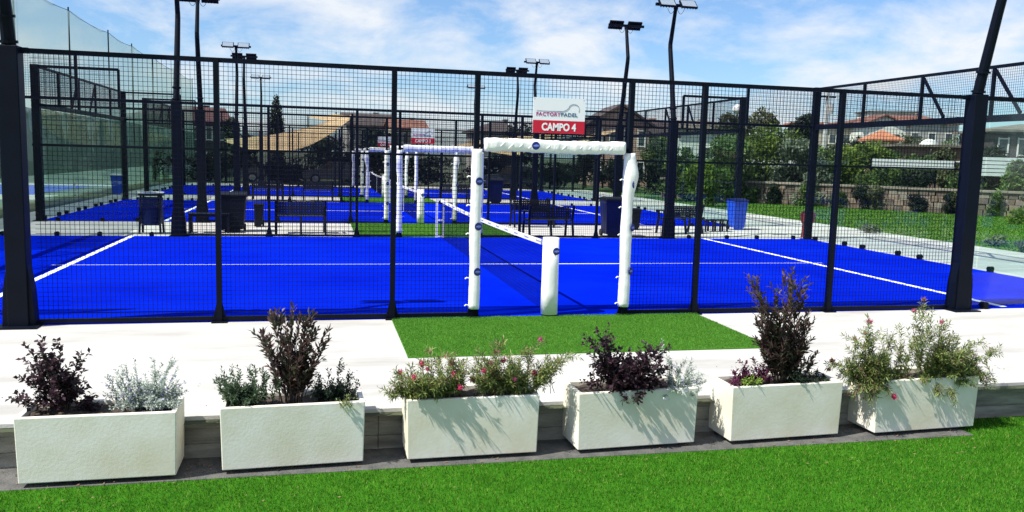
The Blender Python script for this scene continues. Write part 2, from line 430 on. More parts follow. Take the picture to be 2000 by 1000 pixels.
# ------------------------------------------------------------------ fences along the long sides (front faces -y)
PX = [0.99, 1.99, 3.99]
def side_fence():
    r = empty('court_fence', (0, 0, 0), 0)
    for s in (-1, 1):
        for px in PX:
            x = s * px
            top = 3.02
            mb = MB(); mb.box((x, 0, top / 2), (0.06, 0.08, top))
            mb.box((x, 0, 0.008), (0.17, 0.17, 0.016))
            for q in (-1, 1):
                mb.prism([(0, 0), (0.05, 0), (0, 0.22)], (x + q * 0.03, 0, 0.016), (q, 0, 0), (0, 0, 1), (0, 1, 0), 0.012)
            mb.build('post', M['steel'], r)
        xs = PX + [5.93]
        for a, b in zip(xs[:-1], xs[1:]):
            a2, b2 = a + .03, b - .03
            xa, xb = (a2, b2) if s > 0 else (-b2, -a2)
            for z in (0.045, 2.0):
                mb = MB(); mb.box(((xa + xb) / 2, 0.0, z), (xb - xa, 0.04 if z < 1 else 0.03, 0.045 if z < 1 else 0.026)); mb.build('rail', M['steel'], r)
            wires(xa, xb, 0.07, 1.985, -0.005, parent=r)
            wires(xa, xb, 2.015, 2.98, -0.005, parent=r)
        # glass bays beyond the mast columns
        for k in range(2):
            a = 6.12 + k * 1.95; b = a + 1.93
            xa, xb = (a, b) if s > 0 else (-b, -a)
            mb = MB(); mb.box(((xa + xb) / 2, 0, 1.53), (xb - xa, 0.012, 2.94)); mb.build('glass_panel', M['glass'], r)
            for q in (0.22, 0.78):
                xx = xa + (xb - xa) * q
                mb = MB(); mb.box((xx, 0, 0.045), (0.09, 0.07, 0.09)); mb.cyl((xx, -0.05, 0.06), (xx, 0.05, 0.06), 0.045, n=12)
                mb.build('glass_clamp', M['steel'], r)
        for (za, zb, xa, xb) in ((3.0, 3.0, 5.9, 9.97), (4.0, 4.0, 8.0, 9.97)):
            mb = MB(); mb.bar((s * xa, 0, za), (s * xb, 0, zb), 0.06); mb.build('rail', M['steel'], r)
        mb = MB(); mb.box((s * 8.0, 0, 3.515), (0.06, 0.06, 0.97)); mb.build('post', M['steel'], r)
        xa, xb = (8.03, 9.95) if s > 0 else (-9.95, -8.03)
        wires(xa, xb, 3.03, 3.97, 0, parent=r)
    mb = MB(); mb.box((0, 0, 3.0), (12.0, 0.05, 0.05)); mb.build('top_rail', M['steel'], r)
    mb = MB(); mb.box((0, 0, 2.13), (1.92, 0.04, 0.04)); mb.build('rail', M['steel'], r)
    wires(-0.96, 0.96, 2.15, 2.98, -0.005, parent=r)
    return r

def end_wall():      # along y at x = 0 .. 10 m long, outer side +x
    r = empty('glass_end_wall', (0, 0, 0), 0)
    for k in range(5):
        a = 0.02 + k * 2
        mb = MB(); mb.box((0, a + 0.98, 1.5), (0.012, 1.955, 2.9)); mb.build('glass_panel', M['glass'], r)
        for q in (0.33, 1.62):
            mb = MB(); mb.box((0.0, a + q, 0.045), (0.08, 0.10, 0.09)); mb.cyl((-.05, a + q, 0.07), (.05, a + q, 0.07), 0.05, n=12)
            mb.build('glass_clamp', M['steel'], r)
    for y in (0, 10):
        mb = MB(); mb.box((0.0, y, 2.02), (0.19, 0.13, 4.04)); mb.box((0.02, y, 0.01), (0.34, 0.3, 0.02))
        mb.build('corner_post', M['steel'], r, bevel=0.008)
    mb = MB(); mb.box((0.0, 5, 3.0), (0.10, 9.86, 0.13)); mb.build('bottom_chord', M['steel'], r)
    mb = MB(); mb.box((0.0, 5, 4.0), (0.06, 9.86, 0.06)); mb.build('top_chord', M['steel'], r)
    for y in (2, 4, 6, 8):
        mb = MB(); mb.box((0, y, 3.517), (0.06, 0.06, 0.90)); mb.build('upright', M['steel'], r)
    for y in (4, 6):
        mb = MB(); mb.bar((0, y - 0.03, 3.94), (0, y - 0.72, 3.08), 0.05); mb.build('brace', M['steel'], r)
    for k in range(5):
        wires(k * 2 + 0.04, k * 2 + 1.96, 3.07, 3.97, 0, parent=r, axis='y')
    return r

nth = ['nearest', 'second', 'farthest']
f0 = side_fence(); e0 = end_wall()
first = True
for k, y0 in enumerate(YS):
    o = f0 if first else copy_tree(f0)
    o.location = (0, y0, 0)
    tag(o, ['black wire mesh fence of the nearest court, right behind the planters', 'black mesh fence of the second court facing the benches and bins', 'black mesh fence on the near side of the farthest court'][k], 'fence', 'mesh fences along the courts')
    o = copy_tree(f0); o.location = (0, y0 + 10, 0); o.rotation_euler = (0, 0, math.pi)
    tag(o, ['black mesh fence on the far side of the nearest court, in front of the benches', 'black mesh fence on the far side of the second court', 'last black mesh fence before the parked cars'][k], 'fence', 'mesh fences along the courts')
    o = e0 if first else copy_tree(e0); o.location = (10.0, y0, 0)
    tag(o, f'glass end wall with black mesh truss at the right end of the {nth[k]} court', 'glass wall', 'glass end walls of the courts')
    o = copy_tree(e0); o.location = (-10.0, y0 , 0)
    tag(o, f'glass end wall with black mesh truss at the left end of the {nth[k]} court', 'glass wall', 'glass end walls of the courts')
    first = False

# ------------------------------------------------------------------ floodlight masts
def mast():
    r = empty('floodlight_mast', (0, 0, 0))
    mb = MB(); mb.box((0, -0.03, 1.52), (0.21, 0.20, 3.04)); 
    mb.build('column', M['steel'], r, bevel=0.01)
    mb = MB(); mb.box((0, -0.03, 0.009), (0.42, 0.42, 0.018))
    for q in (-1, 1):
        mb.prism([(0, 0), (0.06, 0), (0.042, 0.38), (0, 0.66)], (q * 0.105, -0.03, 0.018), (q, 0, 0), (0, 0, 1), (0, 1, 0), 0.15)
    mb.build('base_bracket', M['steel'], r)
    mb = MB()
    mb.loft([(0, -0.02, 2.95), (0, -0.07, 3.2), (0, -0.27, 4.1), (0, -0.46, 4.88), (0, -0.47, 5.0), (0, -0.40, 5.25), (0, -0.24, 5.86)], [0.072, 0.07, 0.064, 0.058, 0.056, 0.053, 0.046], n=12)
    for zz, yy in ((3.08, -0.045), (3.34, -0.10)):
        mb.loft([(0, yy, zz - 0.015), (0, yy - .004, zz + 0.015)], [0.092, 0.092], n=12)
    mb.build('pole', M['steel'], r, smooth=False)
    mb = MB(); mb.box((0, -0.225, 5.93), (1.10, 0.06, 0.07)); mb.cyl((0, -0.235, 5.84), (0, -0.235, 5.90), 0.06, n=10); mb.build('crossbar', M['steel'], r)
    rot = Matrix.Rotation(rad(46), 3, 'X')
    for q in (-1, 1):
        c = Vector((q * 0.285, -0.12, 5.955))
        mb = MB(); mb.box(c, (0.43, 0.05, 0.28), rot)
        for j in range(6):
            mb.box(c + rot @ Vector((-0.19 + j * 0.076, -0.045, 0)), (0.012, 0.03, 0.24), rot)
        h = mb.build('lamp_head', M['steel'], r)
        mb = MB(); mb.box(c + rot @ Vector((0, 0.028, 0)), (0.38, 0.006, 0.235), rot); mb.build('lens', M['lens'], h)
        mb = MB(); pts = []
        for j in range(9):
            t = j / 8; pts.append((q * (0.03 + 0.20 * t), -0.22, 5.85 - 0.13 * math.sin(math.pi * t)))
        mb.loft(pts, 0.006, n=5); mb.build('cable', M['rubber'], r)
    return r
m0 = mast(); first = True
for k, y0 in enumerate(YS):
    for far in (0, 1):
        for s in (-1, 1):
            o = m0 if first else copy_tree(m0); first = False
            o.location = (s * (6.075 if k == 0 and not far else 5.97), y0 + 10 * far, 0); o.rotation_euler = (0, 0, math.pi * far)
            tag(o, f"black floodlight mast at the {'left' if s < 0 else 'right'} column on the {'far' if far else 'near'} side of the {nth[k]} court", 'floodlight', 'floodlight masts of the courts')

# ------------------------------------------------------------------ padded gates, nets
def badge(parent, pos, nrm, r=0.05):
    n = Vector(nrm).normalized()
    p = Vector(pos)
    mb = MB(); mb.cyl(p, p + n * 0.006, r, r * 0.97, n=20)
    b = mb.build('logo_badge', M['badge'], parent)
    x = Vector((0, 0, 1)).cross(n).normalized(); z = n.cross(x)
    mb = MB(); q = p + n * 0.0075
    for j in range(5):     # pale lettering too small to read in the photograph: an oval swirl of short strokes
        xo = (j - 2) * r * 0.27
        hgt = r * (0.62 - 0.12 * abs(j - 2))
        mb.bar(q + x * xo - z * hgt / 2, q + x * (xo + r * 0.08) + z * hgt / 2, r * 0.15, 0.002, up=n)
    mb.bar(q - x * r * 0.55 + z * r * .05, q + x * r * 0.6 + z * r * .12, r * 0.12, 0.002, up=n)
    mb.build('emblem', M['badge2'], b)

def pad_post(s):
    r = empty('padded_gate_post', (0, 0, 0))
    pts, rr = [], []
    N = 40
    for i in range(N + 1):
        t = i / N
        z = 0.12 + t * (1.97)
        bul = 0.022 * math.exp(-((t - 0.86) / 0.09) ** 2) if s > 0 else 0.0
        rr.append(0.066 + bul + random.uniform(-0.0015, 0.0015) + 0.003 * math.sin(t * 17))
        pts.append((s * 0.985 + (bul * 1.1) + 0.004 * math.sin(t * 9), -0.02, z))
    mb = MB(); mb.loft(pts, rr, n=16, sq=3.2, noise=0.003); 
    mb.build('pad', M['pad'], r, smooth=True)
    for z in (0.59, 1.15, 1.70):
        nr = (0.28, -0.96, 0) if s < 0 else (0.62, -0.78, 0)
        n = Vector(nr).normalized()
        badge(r, Vector((s * 0.985, -0.02, z)) + n * (0.083 if s < 0 else 0.088), n)
    for z in (0.16, 0.5, 1.05, 1.4, 1.75):
        mb = MB(); mb.loft([(s * 0.985 - 0.06, -0.03, z), (s * 0.985 - 0.10, -0.04, z + .012), (s * 0.985 - 0.118, -0.035, z - .004)], 0.008, n=6); mb.build('strap', M['pad'], r)
    return r
def pad_beam():
    r = empty('padded_gate_beam', (0, 0, 0))
    N = 56; pts, rr = [], []
    for i in range(N + 1):
        t = i / N; x = -0.90 + 1.80 * t
        rr.append(0.080 + 0.006 * math.sin(t * 31) * math.sin(t * 13) + random.uniform(-0.004, 0.004))
        pts.append((x, -0.03, 2.145 + 0.006 * math.sin(t * 8)))
    mb = MB(); mb.loft(pts, rr, n=20, sq=4.0, up=(0, 0, 1), noise=0.010); mb.build('pad', M['padroll'], r, smooth=True)
    mb = MB()
    for i in range(13):            # slanting creases of the wrapped vinyl
        x = -0.74 + i * 0.115 + random.uniform(-.03, .03)
        h = random.uniform(0.05, 0.11)
        mb.loft([(x, -0.100, 2.10), (x + h * .5, -0.108, 2.10 + h * .45), (x + h, -0.100, 2.10 + h * .85)], [0.003, 0.008, 0.002], n=6)
    mb.build('crease', M['pad'], r, smooth=True, kind='stuff')
    badge(r, (-0.27, -0.112, 2.15), (0, -1, 0), 0.05)
    return r
pl, pr_, pb = pad_post(-1), pad_post(1), pad_beam()
for k, y0 in enumerate(YS):
    for far in (0, 1):
        for src, what in ((pl, 'left'), (pr_, 'right'), (pb, 'beam')):
            o = src if (k == 0 and far == 0) else copy_tree(src)
            o.location = (0, y0 + (10 if far else 0), 0); o.rotation_euler = (0, 0, math.pi * far)
            sd = {'left': 'right' if far else 'left', 'right': 'left' if far else 'right', 'beam': ''}[what]
            where = f"{'far' if far else 'near'} gate of the {nth[k]} court"
            if what == 'beam': tag(o, f'white vinyl padding roll over the top of the {where}', 'padding', 'padding rolls over the gates')
            else: tag(o, f'white vinyl padded post on the {sd} of the {where}', 'padded post', 'padded posts of the gates')

def court_net():
    r = empty('court_net', (0, 0, 0))
    mb = MB(); mb.loft([(0, 0.02, 0.02), (0, 0.02, 0.3), (0, 0.02, 0.6), (0, 0.02, 0.995)], [0.105, 0.104, 0.102, 0.10], n=24, sq=2.6)
    p = mb.build('post_pad', M['pad'], r, smooth=False)
    p.data.polygons.foreach_set('use_smooth', [len(f.vertices) == 4 for f in p.data.polygons])
    badge(r, Vector((0.03, 0.02, 0.83)) + Vector((0.15, -0.98, 0)) * 0.1, (0.15, -0.98, 0), 0.048)
    mb = MB()
    for dx in (-0.085, 0.085): mb.box((dx, 9.96, 0.47), (0.045, 0.045, 0.94))
    for z in (0.03, 0.42, 0.92): mb.box((0, 9.96, z), (0.125, 0.04, 0.04))
    mb.build('post_frame', M['whitemetal'], r)
    N = 40
    def top(t): return 0.93 - 0.05 * math.sin(math.pi * t)
    mb = MB(); vs = []; fs = []
    for i in range(N + 1):
        t = i / N; y = 0.12 + 9.80 * t; z = top(t)
        for dxx, dz in ((-0.008, 0), (0.008, 0), (0.008, -0.065), (-0.008, -0.065)): vs.append((dxx, y, z + dz))
    for i in range(N):
        for q in range(4): fs.append((i * 4 + q, i * 4 + (q + 1) % 4, i * 4 + 4 + (q + 1) % 4, i * 4 + 4 + q))
    mb.add(vs, fs); mb.build('tape', M['whitemetal'], r)
    mb = MB()
    for i in range(14):
        y = 0.5 + i * 0.66
        for j, (a, b) in enumerate(((0, .05), (.07, .03), (.12, .06), (.2, .03))):
            mb.box((-0.0095, y + a + b / 2, top((y - .12) / 9.8) - 0.033), (0.002, b, 0.026 if j % 2 else 0.018))
    mb.build('tape_print', M['printgrey'], r, kind='stuff')
    V, F = [], []
    def thread(a, b, w=0.003):
        i = len(V)
        for p in (a, b):
            V.extend([(-w / 2, p[0], p[1]), (w / 2, p[0], p[1] + w / 2), (0, p[0] + w / 2, p[1] - w / 2)])
        for q in range(3): F.append((i + q, i + (q + 1) % 3, i + 3 + (q + 1) % 3, i + 3 + q))
    step = 0.045
    y = 0.13
    while y < 9.9:
        thread((y, 0.02), (y, top((y - .12) / 9.8) - 0.06)); y += step
    z = 0.03
    while z < 0.84:
        ys = [0.13 + 9.78 * i / 10 for i in range(11)]
        for a, b in zip(ys[:-1], ys[1:]): thread((a, z), (b, z))
        z += step
    raw_mesh('net_cords', V, F, M['wire'], None, r, kind='stuff')
    mb = MB(); mb.box((0, 5.0, 0.44), (0.012, 0.05, 0.86)); mb.build('centre_strap', M['whitemetal'], r)
    return r
nt0 = court_net()
for k, y0 in enumerate(YS):
    o = nt0 if k == 0 else copy_tree(nt0)
    o.location = (0, y0 + 0.0, 0.012)
    tag(o, f'black court net with white tape and padded post across the {nth[k]} court', 'net', 'nets across the courts')

# ------------------------------------------------------------------ signs
def text_mesh(txt, size, width=None, bold=0.0, shear=0.0, depth=0.0015, spacing=1.0):
    cu = bpy.data.curves.new('lettering', 'FONT'); cu.body = txt; cu.size = size; cu.extrude = depth; cu.offset = bold; cu.shear = shear; cu.space_character = spacing
    cu.align_x = 'CENTER'; cu.resolution_u = 3
    ob = bpy.data.objects.new('lettering', cu); COL.objects.link(ob)
    bpy.context.view_layer.update()
    me = bpy.data.meshes.new_from_object(ob.evaluated_get(bpy.context.evaluated_depsgraph_get()))
    bpy.data.objects.remove(ob); bpy.data.curves.remove(cu)
    co = np.zeros(len(me.vertices) * 3); me.vertices.foreach_get('co', co); co = co.reshape(-1, 3)
    w = co[:, 0].max() - co[:, 0].min(); c = (co[:, 0].max() + co[:, 0].min()) / 2
    k = (width / w) if width else 1.0
    out = np.stack([(co[:, 0] - c) * k, -co[:, 2], co[:, 1]], 1)
    me.vertices.foreach_set('co', out.ravel()); me.update(); me.materials.clear()
    return me
def put(me, name, m, parent, loc):
    o = bpy.data.objects.new(name, me); me.materials.append(m); COL.objects.link(o); o.parent = parent; o.location = loc
    return o
def court_sign(y, num, label, x=0.03):
    r = empty('court_sign', (x, y - 0.05, 2.31), 0, label, 'sign', 'court number signs')
    W, H, HR = 0.665, 0.43, 0.155
    mb = MB(); mb.box((0, 0, H / 2), (W, 0.008, H)); mb.build('panel', M['signwhite'], r)
    mb = MB(); mb.box((0, -0.0052, HR / 2), (W, 0.002, HR)); mb.build('red_band', M['signred'], r)
    put(text_mesh(f'CAMPO {num}', 0.125, 0.44, bold=0.0045), 'lettering', M['signwhite'], r, (0.0, -0.0075, 0.034))
    put(text_mesh('FACTORY', 0.062, 0.31, bold=0.0012, spacing=1.1), 'lettering', M['magenta'], r, (-0.137, -0.0055, HR + 0.055))
    put(text_mesh('PADEL', 0.062, 0.21, bold=0.0012, spacing=1.1), 'lettering', M['teal'], r, (0.130, -0.0055, HR + 0.055))
    pts = [(-0.29 + 0.34 * i / 6, -0.006, HR + 0.118 - 0.004 * math.sin(i / 6 * 3.1)) for i in range(7)]
    pts += [(0.09, -0.006, HR + 0.135), (0.125, -0.006, HR + 0.168)]
    for i in range(13):
        a = rad(150 - i * 15)
        pts.append((0.185 + 0.072 * math.cos(a), -0.006, HR + 0.145 + 0.062 * math.sin(a)))
    mb = MB(); mb.loft(pts, [0.0015] * 4 + [0.0028] * (len(pts) - 8) + [0.002] * 4, n=6); mb.build('racket_outline', M['printgrey'], r)
    mb = MB()
    for q in (-1, 1):
        for z in (0.02, H - 0.02):
            mb.cyl((q * 0.315, -0.004, z), (q * 0.315, 0.03, z), 0.006, n=8)
    mb.build('fixing', M['whitemetal'], r)
    return r
court_sign(0, 4, 'white and red sign reading CAMPO 4 on the mesh over the nearest gate')
court_sign(14, 3, 'smaller red and white court sign over the gate of the second court')
court_sign(28, 2, 'smallest red and white court sign over the gate of the farthest court')

# ------------------------------------------------------------------ fallen leaves on the footing and turf
def litter(n, x0, x1, y0, y1, z, m, label, size=0.016):
    V, F = [], []
    for i in range(n):
        x, y = random.uniform(x0, x1), random.uniform(y0, y1); a = random.uniform(0, 6.28); l = size * random.uniform(.5, 1.3)
        d = Vector((math.cos(a), math.sin(a), 0)) * l; q = Vector((-math.sin(a), math.cos(a), 0)) * l * .35; p = Vector((x, y, z + random.uniform(0, .006)))
        k = len(V); V.extend([p - d, p + q + Vector((0, 0, .004)), p + d + Vector((0, 0, .005)), p - q]); F.append((k, k + 1, k + 2, k + 3))
    o = raw_mesh('fallen_leaves', [tuple(v) for v in V], F, m, kind='stuff'); o['label'] = label
M['dryleaf'] = mat('dry_leaf', (0.16, 0.10, 0.05), 0.8, var=.4, scale=30)
litter(260, -5.4, 2.70, -4.05, -3.65, -0.324, M['dryleaf'], 'dry leaf scraps on the dark strip beneath the planters')
litter(140, -5.4, 4.2, -4.6, -4.06, -0.306, M['dryleaf'], 'dry leaf scraps caught on the artificial grass edge', 0.012)
litter(110, -5.4, 4.2, -3.6, -2.4, 0.003, M['dryleaf'], 'dry leaf scraps blown over the pavement behind the planters', 0.013)
# ------------------------------------------------------------------ planters
def planter(x0, y0, x1, y1, label):
    zb, zt, dep = -0.295, 0.17, 0.385
    d = Vector((x1 - x0, y1 - y0, 0)); L = d.length
    r = empty('planter', ((x0 + x1) / 2, (y0 + y1) / 2, -0.327), math.atan2(d.y, d.x), label, 'planter', 'concrete planters in a row along the pavement edge')
    z0 = zb + 0.327; z1 = zt + 0.327; t = 0.038
    ob, it = L / 2, L / 2 - t
    ob2 = L / 2 + 0.010; it2 = ob2 - t
    # outer shell slightly wider at the rim, hollow inside
    vs = [(-ob, 0, z0), (ob, 0, z0), (ob, dep, z0), (-ob, dep, z0), (-ob2, -0.008, z1), (ob2, -0.008, z1), (ob2, dep + .004, z1), (-ob2, dep + .004, z1),
          (-it2, t - .008, z1), (it2, t - .008, z1), (it2, dep - t, z1), (-it2, dep - t, z1), (-it, t, z1 - 0.12), (it, t, z1 - 0.12), (it, dep - t, z1 - 0.12), (-it, dep - t, z1 - 0.12)]
    fs = [(3, 2, 1, 0), (0, 1, 5, 4), (1, 2, 6, 5), (2, 3, 7, 6), (3, 0, 4, 7), (4, 5, 9, 8), (5, 6, 10, 9), (6, 7, 11, 10), (7, 4, 8, 11), (8, 9, 13, 12), (9, 10, 14, 13), (10, 11, 15, 14), (11, 8, 12, 15), (12, 13, 14, 15)]
    mb = MB(); mb.add(vs, fs); mb.build('trough', M['planter'], r, bevel=0.007)
    mb = MB(); N = 14
    vs = [(-it + 0.002 + (2 * it - .004) * i / N, t + .002 + (dep - 2 * t - .004) * j / 4, z1 - 0.035 + random.uniform(-.012, .016)) for j in range(5) for i in range(N + 1)]
    mb.add(vs, [(j * (N + 1) + i, j * (N + 1) + i + 1, (j + 1) * (N + 1) + i + 1, (j + 1) * (N + 1) + i) for j in range(4) for i in range(N)])
    mb.build('soil', M['soil'], r, smooth=True)
    for q in (-1, 1):
        mb = MB(); mb.box((q * (L / 2 - 0.16), dep / 2 + .03, z0 / 2), (0.09, dep - 0.08, z0)); mb.build('foot', M['footing'], r)
    return r
P = [(-4.855, -4.045, -3.845, -4.04), (-3.54, -4.0, -2.535, -3.965), (-2.205, -3.985, -1.19, -3.975), (-0.855, -3.985, 0.165, -3.945), (0.475, -3.975, 1.515, -3.935), (1.85, -3.965, 2.90, -3.925)]
PL = ['pale concrete planter at the far left with a purple shrub and a silver bush', 'pale concrete planter with a tall bronze shrub between low green bushes, second from left',
      'pale concrete planter full of pink spider flowers in front of the turf mat', 'pale concrete planter under the dark spreading purple bush, streaked with leaf shadows',
      'pale concrete planter with the tallest bronze shrub, second from right', 'pale concrete planter at the right end with the wide yellow-green flowering shrub']
for p_, l_ in zip(P, PL): planter(*p_, l_)

# ------------------------------------------------------------------ planted shrubs
def leafmat(name, c, tr=0.38, rough=0.45): return mat(name, c, rough, transl=tr, spec=0.35)
LEAF = {
 'purple': [leafmat('leaf_purple_a', (0.040, 0.020, 0.030)), leafmat('leaf_purple_b', (0.085, 0.036, 0.055)), leafmat('leaf_purple_c', (0.035, 0.030, 0.028))],
 'silver': [leafmat('leaf_silver_a', (0.42, 0.48, 0.43)), leafmat('leaf_silver_b', (0.58, 0.62, 0.55)), leafmat('leaf_silver_c', (0.20, 0.26, 0.22))],
 'bronze': [leafmat('leaf_bronze_a', (0.065, 0.042, 0.040)), leafmat('leaf_bronze_b', (0.125, 0.070, 0.060)), leafmat('leaf_bronze_c', (0.070, 0.080, 0.042))],
 'green': [leafmat('leaf_green_a', (0.080, 0.125, 0.068)), leafmat('leaf_green_b', (0.15, 0.20, 0.12)), leafmat('leaf_green_c', (0.032, 0.060, 0.036))],
 'dark': [leafmat('leaf_dark_a', (0.028, 0.048, 0.030)), leafmat('leaf_dark_b', (0.055, 0.085, 0.055)), leafmat('leaf_dark_c', (0.018, 0.032, 0.022))],
 'grev': [leafmat('leaf_grev_a', (0.20, 0.255, 0.075)), leafmat('leaf_grev_b', (0.30, 0.33, 0.11)), leafmat('leaf_grev_c', (0.065, 0.105, 0.038)), leafmat('leaf_grev_d', (0.22, 0.13, 0.09))],
 'lime': [leafmat('leaf_lime_a', (0.17, 0.30, 0.03)), leafmat('leaf_lime_b', (0.28, 0.38, 0.06)), leafmat('leaf_lime_c', (0.12, 0.22, 0.03))],
 'plum': [leafmat('leaf_plum_a', (0.10, 0.018, 0.055)), leafmat('leaf_plum_b', (0.17, 0.035, 0.10)), leafmat('leaf_plum_c', (0.05, 0.012, 0.03))],
}
M['petal_pink'] = mat('petal_pink', (0.60, 0.055, 0.16), 0.5, transl=0.25)
M['petal_rose'] = mat('petal_rose', (0.52, 0.10, 0.22), 0.5, transl=0.25)
M['petal_brown'] = mat('petal_faded', (0.17, 0.08, 0.055), 0.6)
M['petal_lav'] = mat('petal_lavender', (0.34, 0.31, 0.60), 0.5, transl=0.3)
M['stemwood'] = mat('stem_wood', (0.055, 0.038, 0.028), 0.85)
M['stemgreen'] = mat('stem_green', (0.10, 0.13, 0.06), 0.7)

def spider_flower(size):
    mb = MB()
    for i in range(34):
        a = random.uniform(0, 2 * math.pi); el = random.uniform(-0.5, 1.35)
        d = Vector((math.cos(a) * math.cos(el), math.sin(a) * math.cos(el), math.sin(el)))
        t = d.cross(Vector((0, 0, 1))).normalized()
        L = size * random.uniform(0.6, 1.0)
        mb.loft([d * 0.1 * L, d * 0.6 * L, d * 0.9 * L + Vector((0, 0, 0.16 * L)) - t * .1 * L], [size * .065, size * .05, size * .02], n=4, caps=False)
    for i in range(20):
        d = Vector((random.gauss(0, 1), random.gauss(0, 1), random.gauss(0.3, 1))).normalized()
        mb.box(d * size * 0.35, (size * .28, size * .12, size * .2), d.to_track_quat('Z', 'Y').to_matrix())
    return mb
FLOWER_ME = {}
def put_flower(parent, pos, kind='pink', size=0.034):
    size *= 1.2
    if kind not in FLOWER_ME:
        FLOWER_ME[kind] = spider_flower(0.034).mesh('flower', M['petal_' + kind])
    o = bpy.data.objects.new('flower', FLOWER_ME[kind]); COL.objects.link(o); o.parent = parent
    o.location = pos; o.rotation_euler = (random.uniform(-.5, .5), random.uniform(-.5, .5), random.uniform(0, 6)); s = size / 0.034 * random.uniform(0.85, 1.15); o.scale = (s, s, s)

def bez(a, b, c, n):
    return [a * (1 - t) ** 2 + b * 2 * t * (1 - t) + c * t * t for t in [i / n for i in range(n + 1)]]

def shrub(name, label, base, stems, leaves, LL, LW, gap, spread=50, nsub=5, sublen=0.35, subang=40, start=0.25, thick=0.006, droop=0.0, group=None, cat='shrub', stemm='stemwood', cluster=1, flowers=(), lavender=0, jitter=0.06, cup=0.25, fill=0, bspread=0.18):
    """stems: (dx, dy, dz) tips from the base, optional 4th = sideways bulge; leaves are folded blades along stems and twigs"""
    r = empty(name, base, 0, label, cat, group or 'shrubs growing in the planters')
    tw = MB(); polys = []
    stems = list(stems)
    for q in range(fill):
        a, b_, c_ = random.choice(stems), random.choice(stems), random.choice(stems)
        w1, w2, w3 = random.random(), random.random(), random.random(); ws = w1 + w2 + w3; kk = random.uniform(0.45, 0.98)
        stems.append(tuple((a[i] * w1 + b_[i] * w2 + c_[i] * w3) / ws * (kk if i == 2 else 1) + (random.gauss(0, 0.03) if i < 2 else 0) for i in range(3)))
    for st in stems:
        tip = Vector(st[:3]); o = Vector((st[0] * bspread + random.uniform(-.02, .02), random.uniform(-.03, .03), 0))
        mid = (o + tip) / 2 + Vector((-tip.x * 0.25 + random.uniform(-jitter, jitter), random.uniform(-jitter, jitter), tip.length * (0.10 + droop)))
        pts = bez(o, mid, tip, 9)
        L = tip.length
        tw.loft(pts, [thick * (1 - 0.75 * i / 9) for i in range(10)], n=5, caps=False)
        polys.append(pts)
        for j in range(nsub):
            t = random.uniform(0.25, 0.92); i = int(t * 9)
            p = pts[i]; d = (pts[i + 1] - pts[i]).normalized()
            ax = Vector((random.gauss(0, 1), random.gauss(0, 1), random.gauss(0, 0.4))); ax = (ax - d * ax.dot(d)).normalized()
            dd = (d * math.cos(rad(subang)) + ax * math.sin(rad(subang))).normalized()
            sl = L * sublen * random.uniform(0.5, 1.1) * (1.15 - t * 0.6)
            q = bez(p, p + dd * sl * 0.5 + Vector((0, 0, -droop * sl * .2)), p + dd * sl + Vector((0, 0, sl * (0.12 - droop))), 5)
            tw.loft(q, [thick * 0.45 * (1 - 0.6 * k / 5) for k in range(6)], n=4, caps=False)
            polys.append(q)
    tw.build('stem', M[stemm], r, smooth=True)
    V, F, MI = [], [], []
    nm = len(LEAF[leaves])
    for pi, pts in enumerate(polys):
        main = len(pts) == 10
        acc = 0.0; ang = random.uniform(0, 6.28); total = sum((b - a).length for a, b in zip(pts[:-1], pts[1:])); run = 0.0
        for a, b in zip(pts[:-1], pts[1:]):
            seg = (b - a); sl = seg.length
            if sl < 1e-5: continue
            d = seg / sl
            while acc < sl:
                f = (run + acc) / total
                if (not main) or f > start:
                    for c in range(cluster):
                        p = a + d * acc
                        ang += 2.4
                        ref = Vector((0, 0, 1)) if abs(d.z) < 0.9 else Vector((1, 0, 0))
                        x = d.cross(ref).normalized(); y = x.cross(d)
                        o = x * math.cos(ang) + y * math.sin(ang)
                        sa = rad(spread * random.uniform(0.6, 1.4))
                        ld = (d * math.cos(sa) + o * math.sin(sa)); ld = (ld + Vector((random.gauss(0, .15), random.gauss(0, .15), random.gauss(0, .15)))).normalized()
                        sd = ld.cross(Vector((random.gauss(0, .5), random.gauss(0, .5), 1))).normalized()
                        nn = sd.cross(ld)
                        l = LL * random.uniform(0.65, 1.2); w = LW * random.uniform(0.7, 1.2) / 2
                        k = len(V)
                        V.extend([p, p + ld * l * 0.5 + sd * w + nn * w * cup, p + ld * l - nn * l * 0.08, p + ld * l * 0.5 - sd * w + nn * w * cup])
                        F.extend([(k, k + 1, k + 2), (k, k + 2, k + 3)])
                        mi = random.randrange(nm) if random.random() < 0.55 else 0
                        MI.extend([mi, mi])
                acc += gap * random.uniform(0.6, 1.4)
            acc -= sl; run += sl
    raw_mesh('foliage', [tuple(v) for v in V], F, LEAF[leaves], MI, r, kind='stuff')
    if lavender:
        V, F = [], []
        for i in range(lavender):
            pts = random.choice(polys); p = random.choice(pts[2:]) 
            p = p + Vector((random.gauss(0, .02), random.gauss(0, .02) - 0.01, random.gauss(0, .02)))
            if p.z > 0.30 * 1.2 and random.random() < .7: p.z *= 0.5
            for j in range(4):
                a = random.uniform(0, 6.28); q = Vector((math.cos(a), math.sin(a), random.uniform(-.3, .6))) * 0.012
                s = Vector((-math.sin(a), math.cos(a), random.uniform(-.5, .5))) * 0.006
                k = len(V); V.extend([p, p + q * .6 + s, p + q, p + q * .6 - s]); F.extend([(k, k + 1, k + 2), (k, k + 2, k + 3)])
        raw_mesh('blossom', [tuple(v) for v in V], F, M['petal_lav'], None, r, kind='stuff')
    for fl in flowers:
        put_flower(r, Vector(fl[:3]), *(fl[3:] if len(fl) > 3 else ()))
    return r

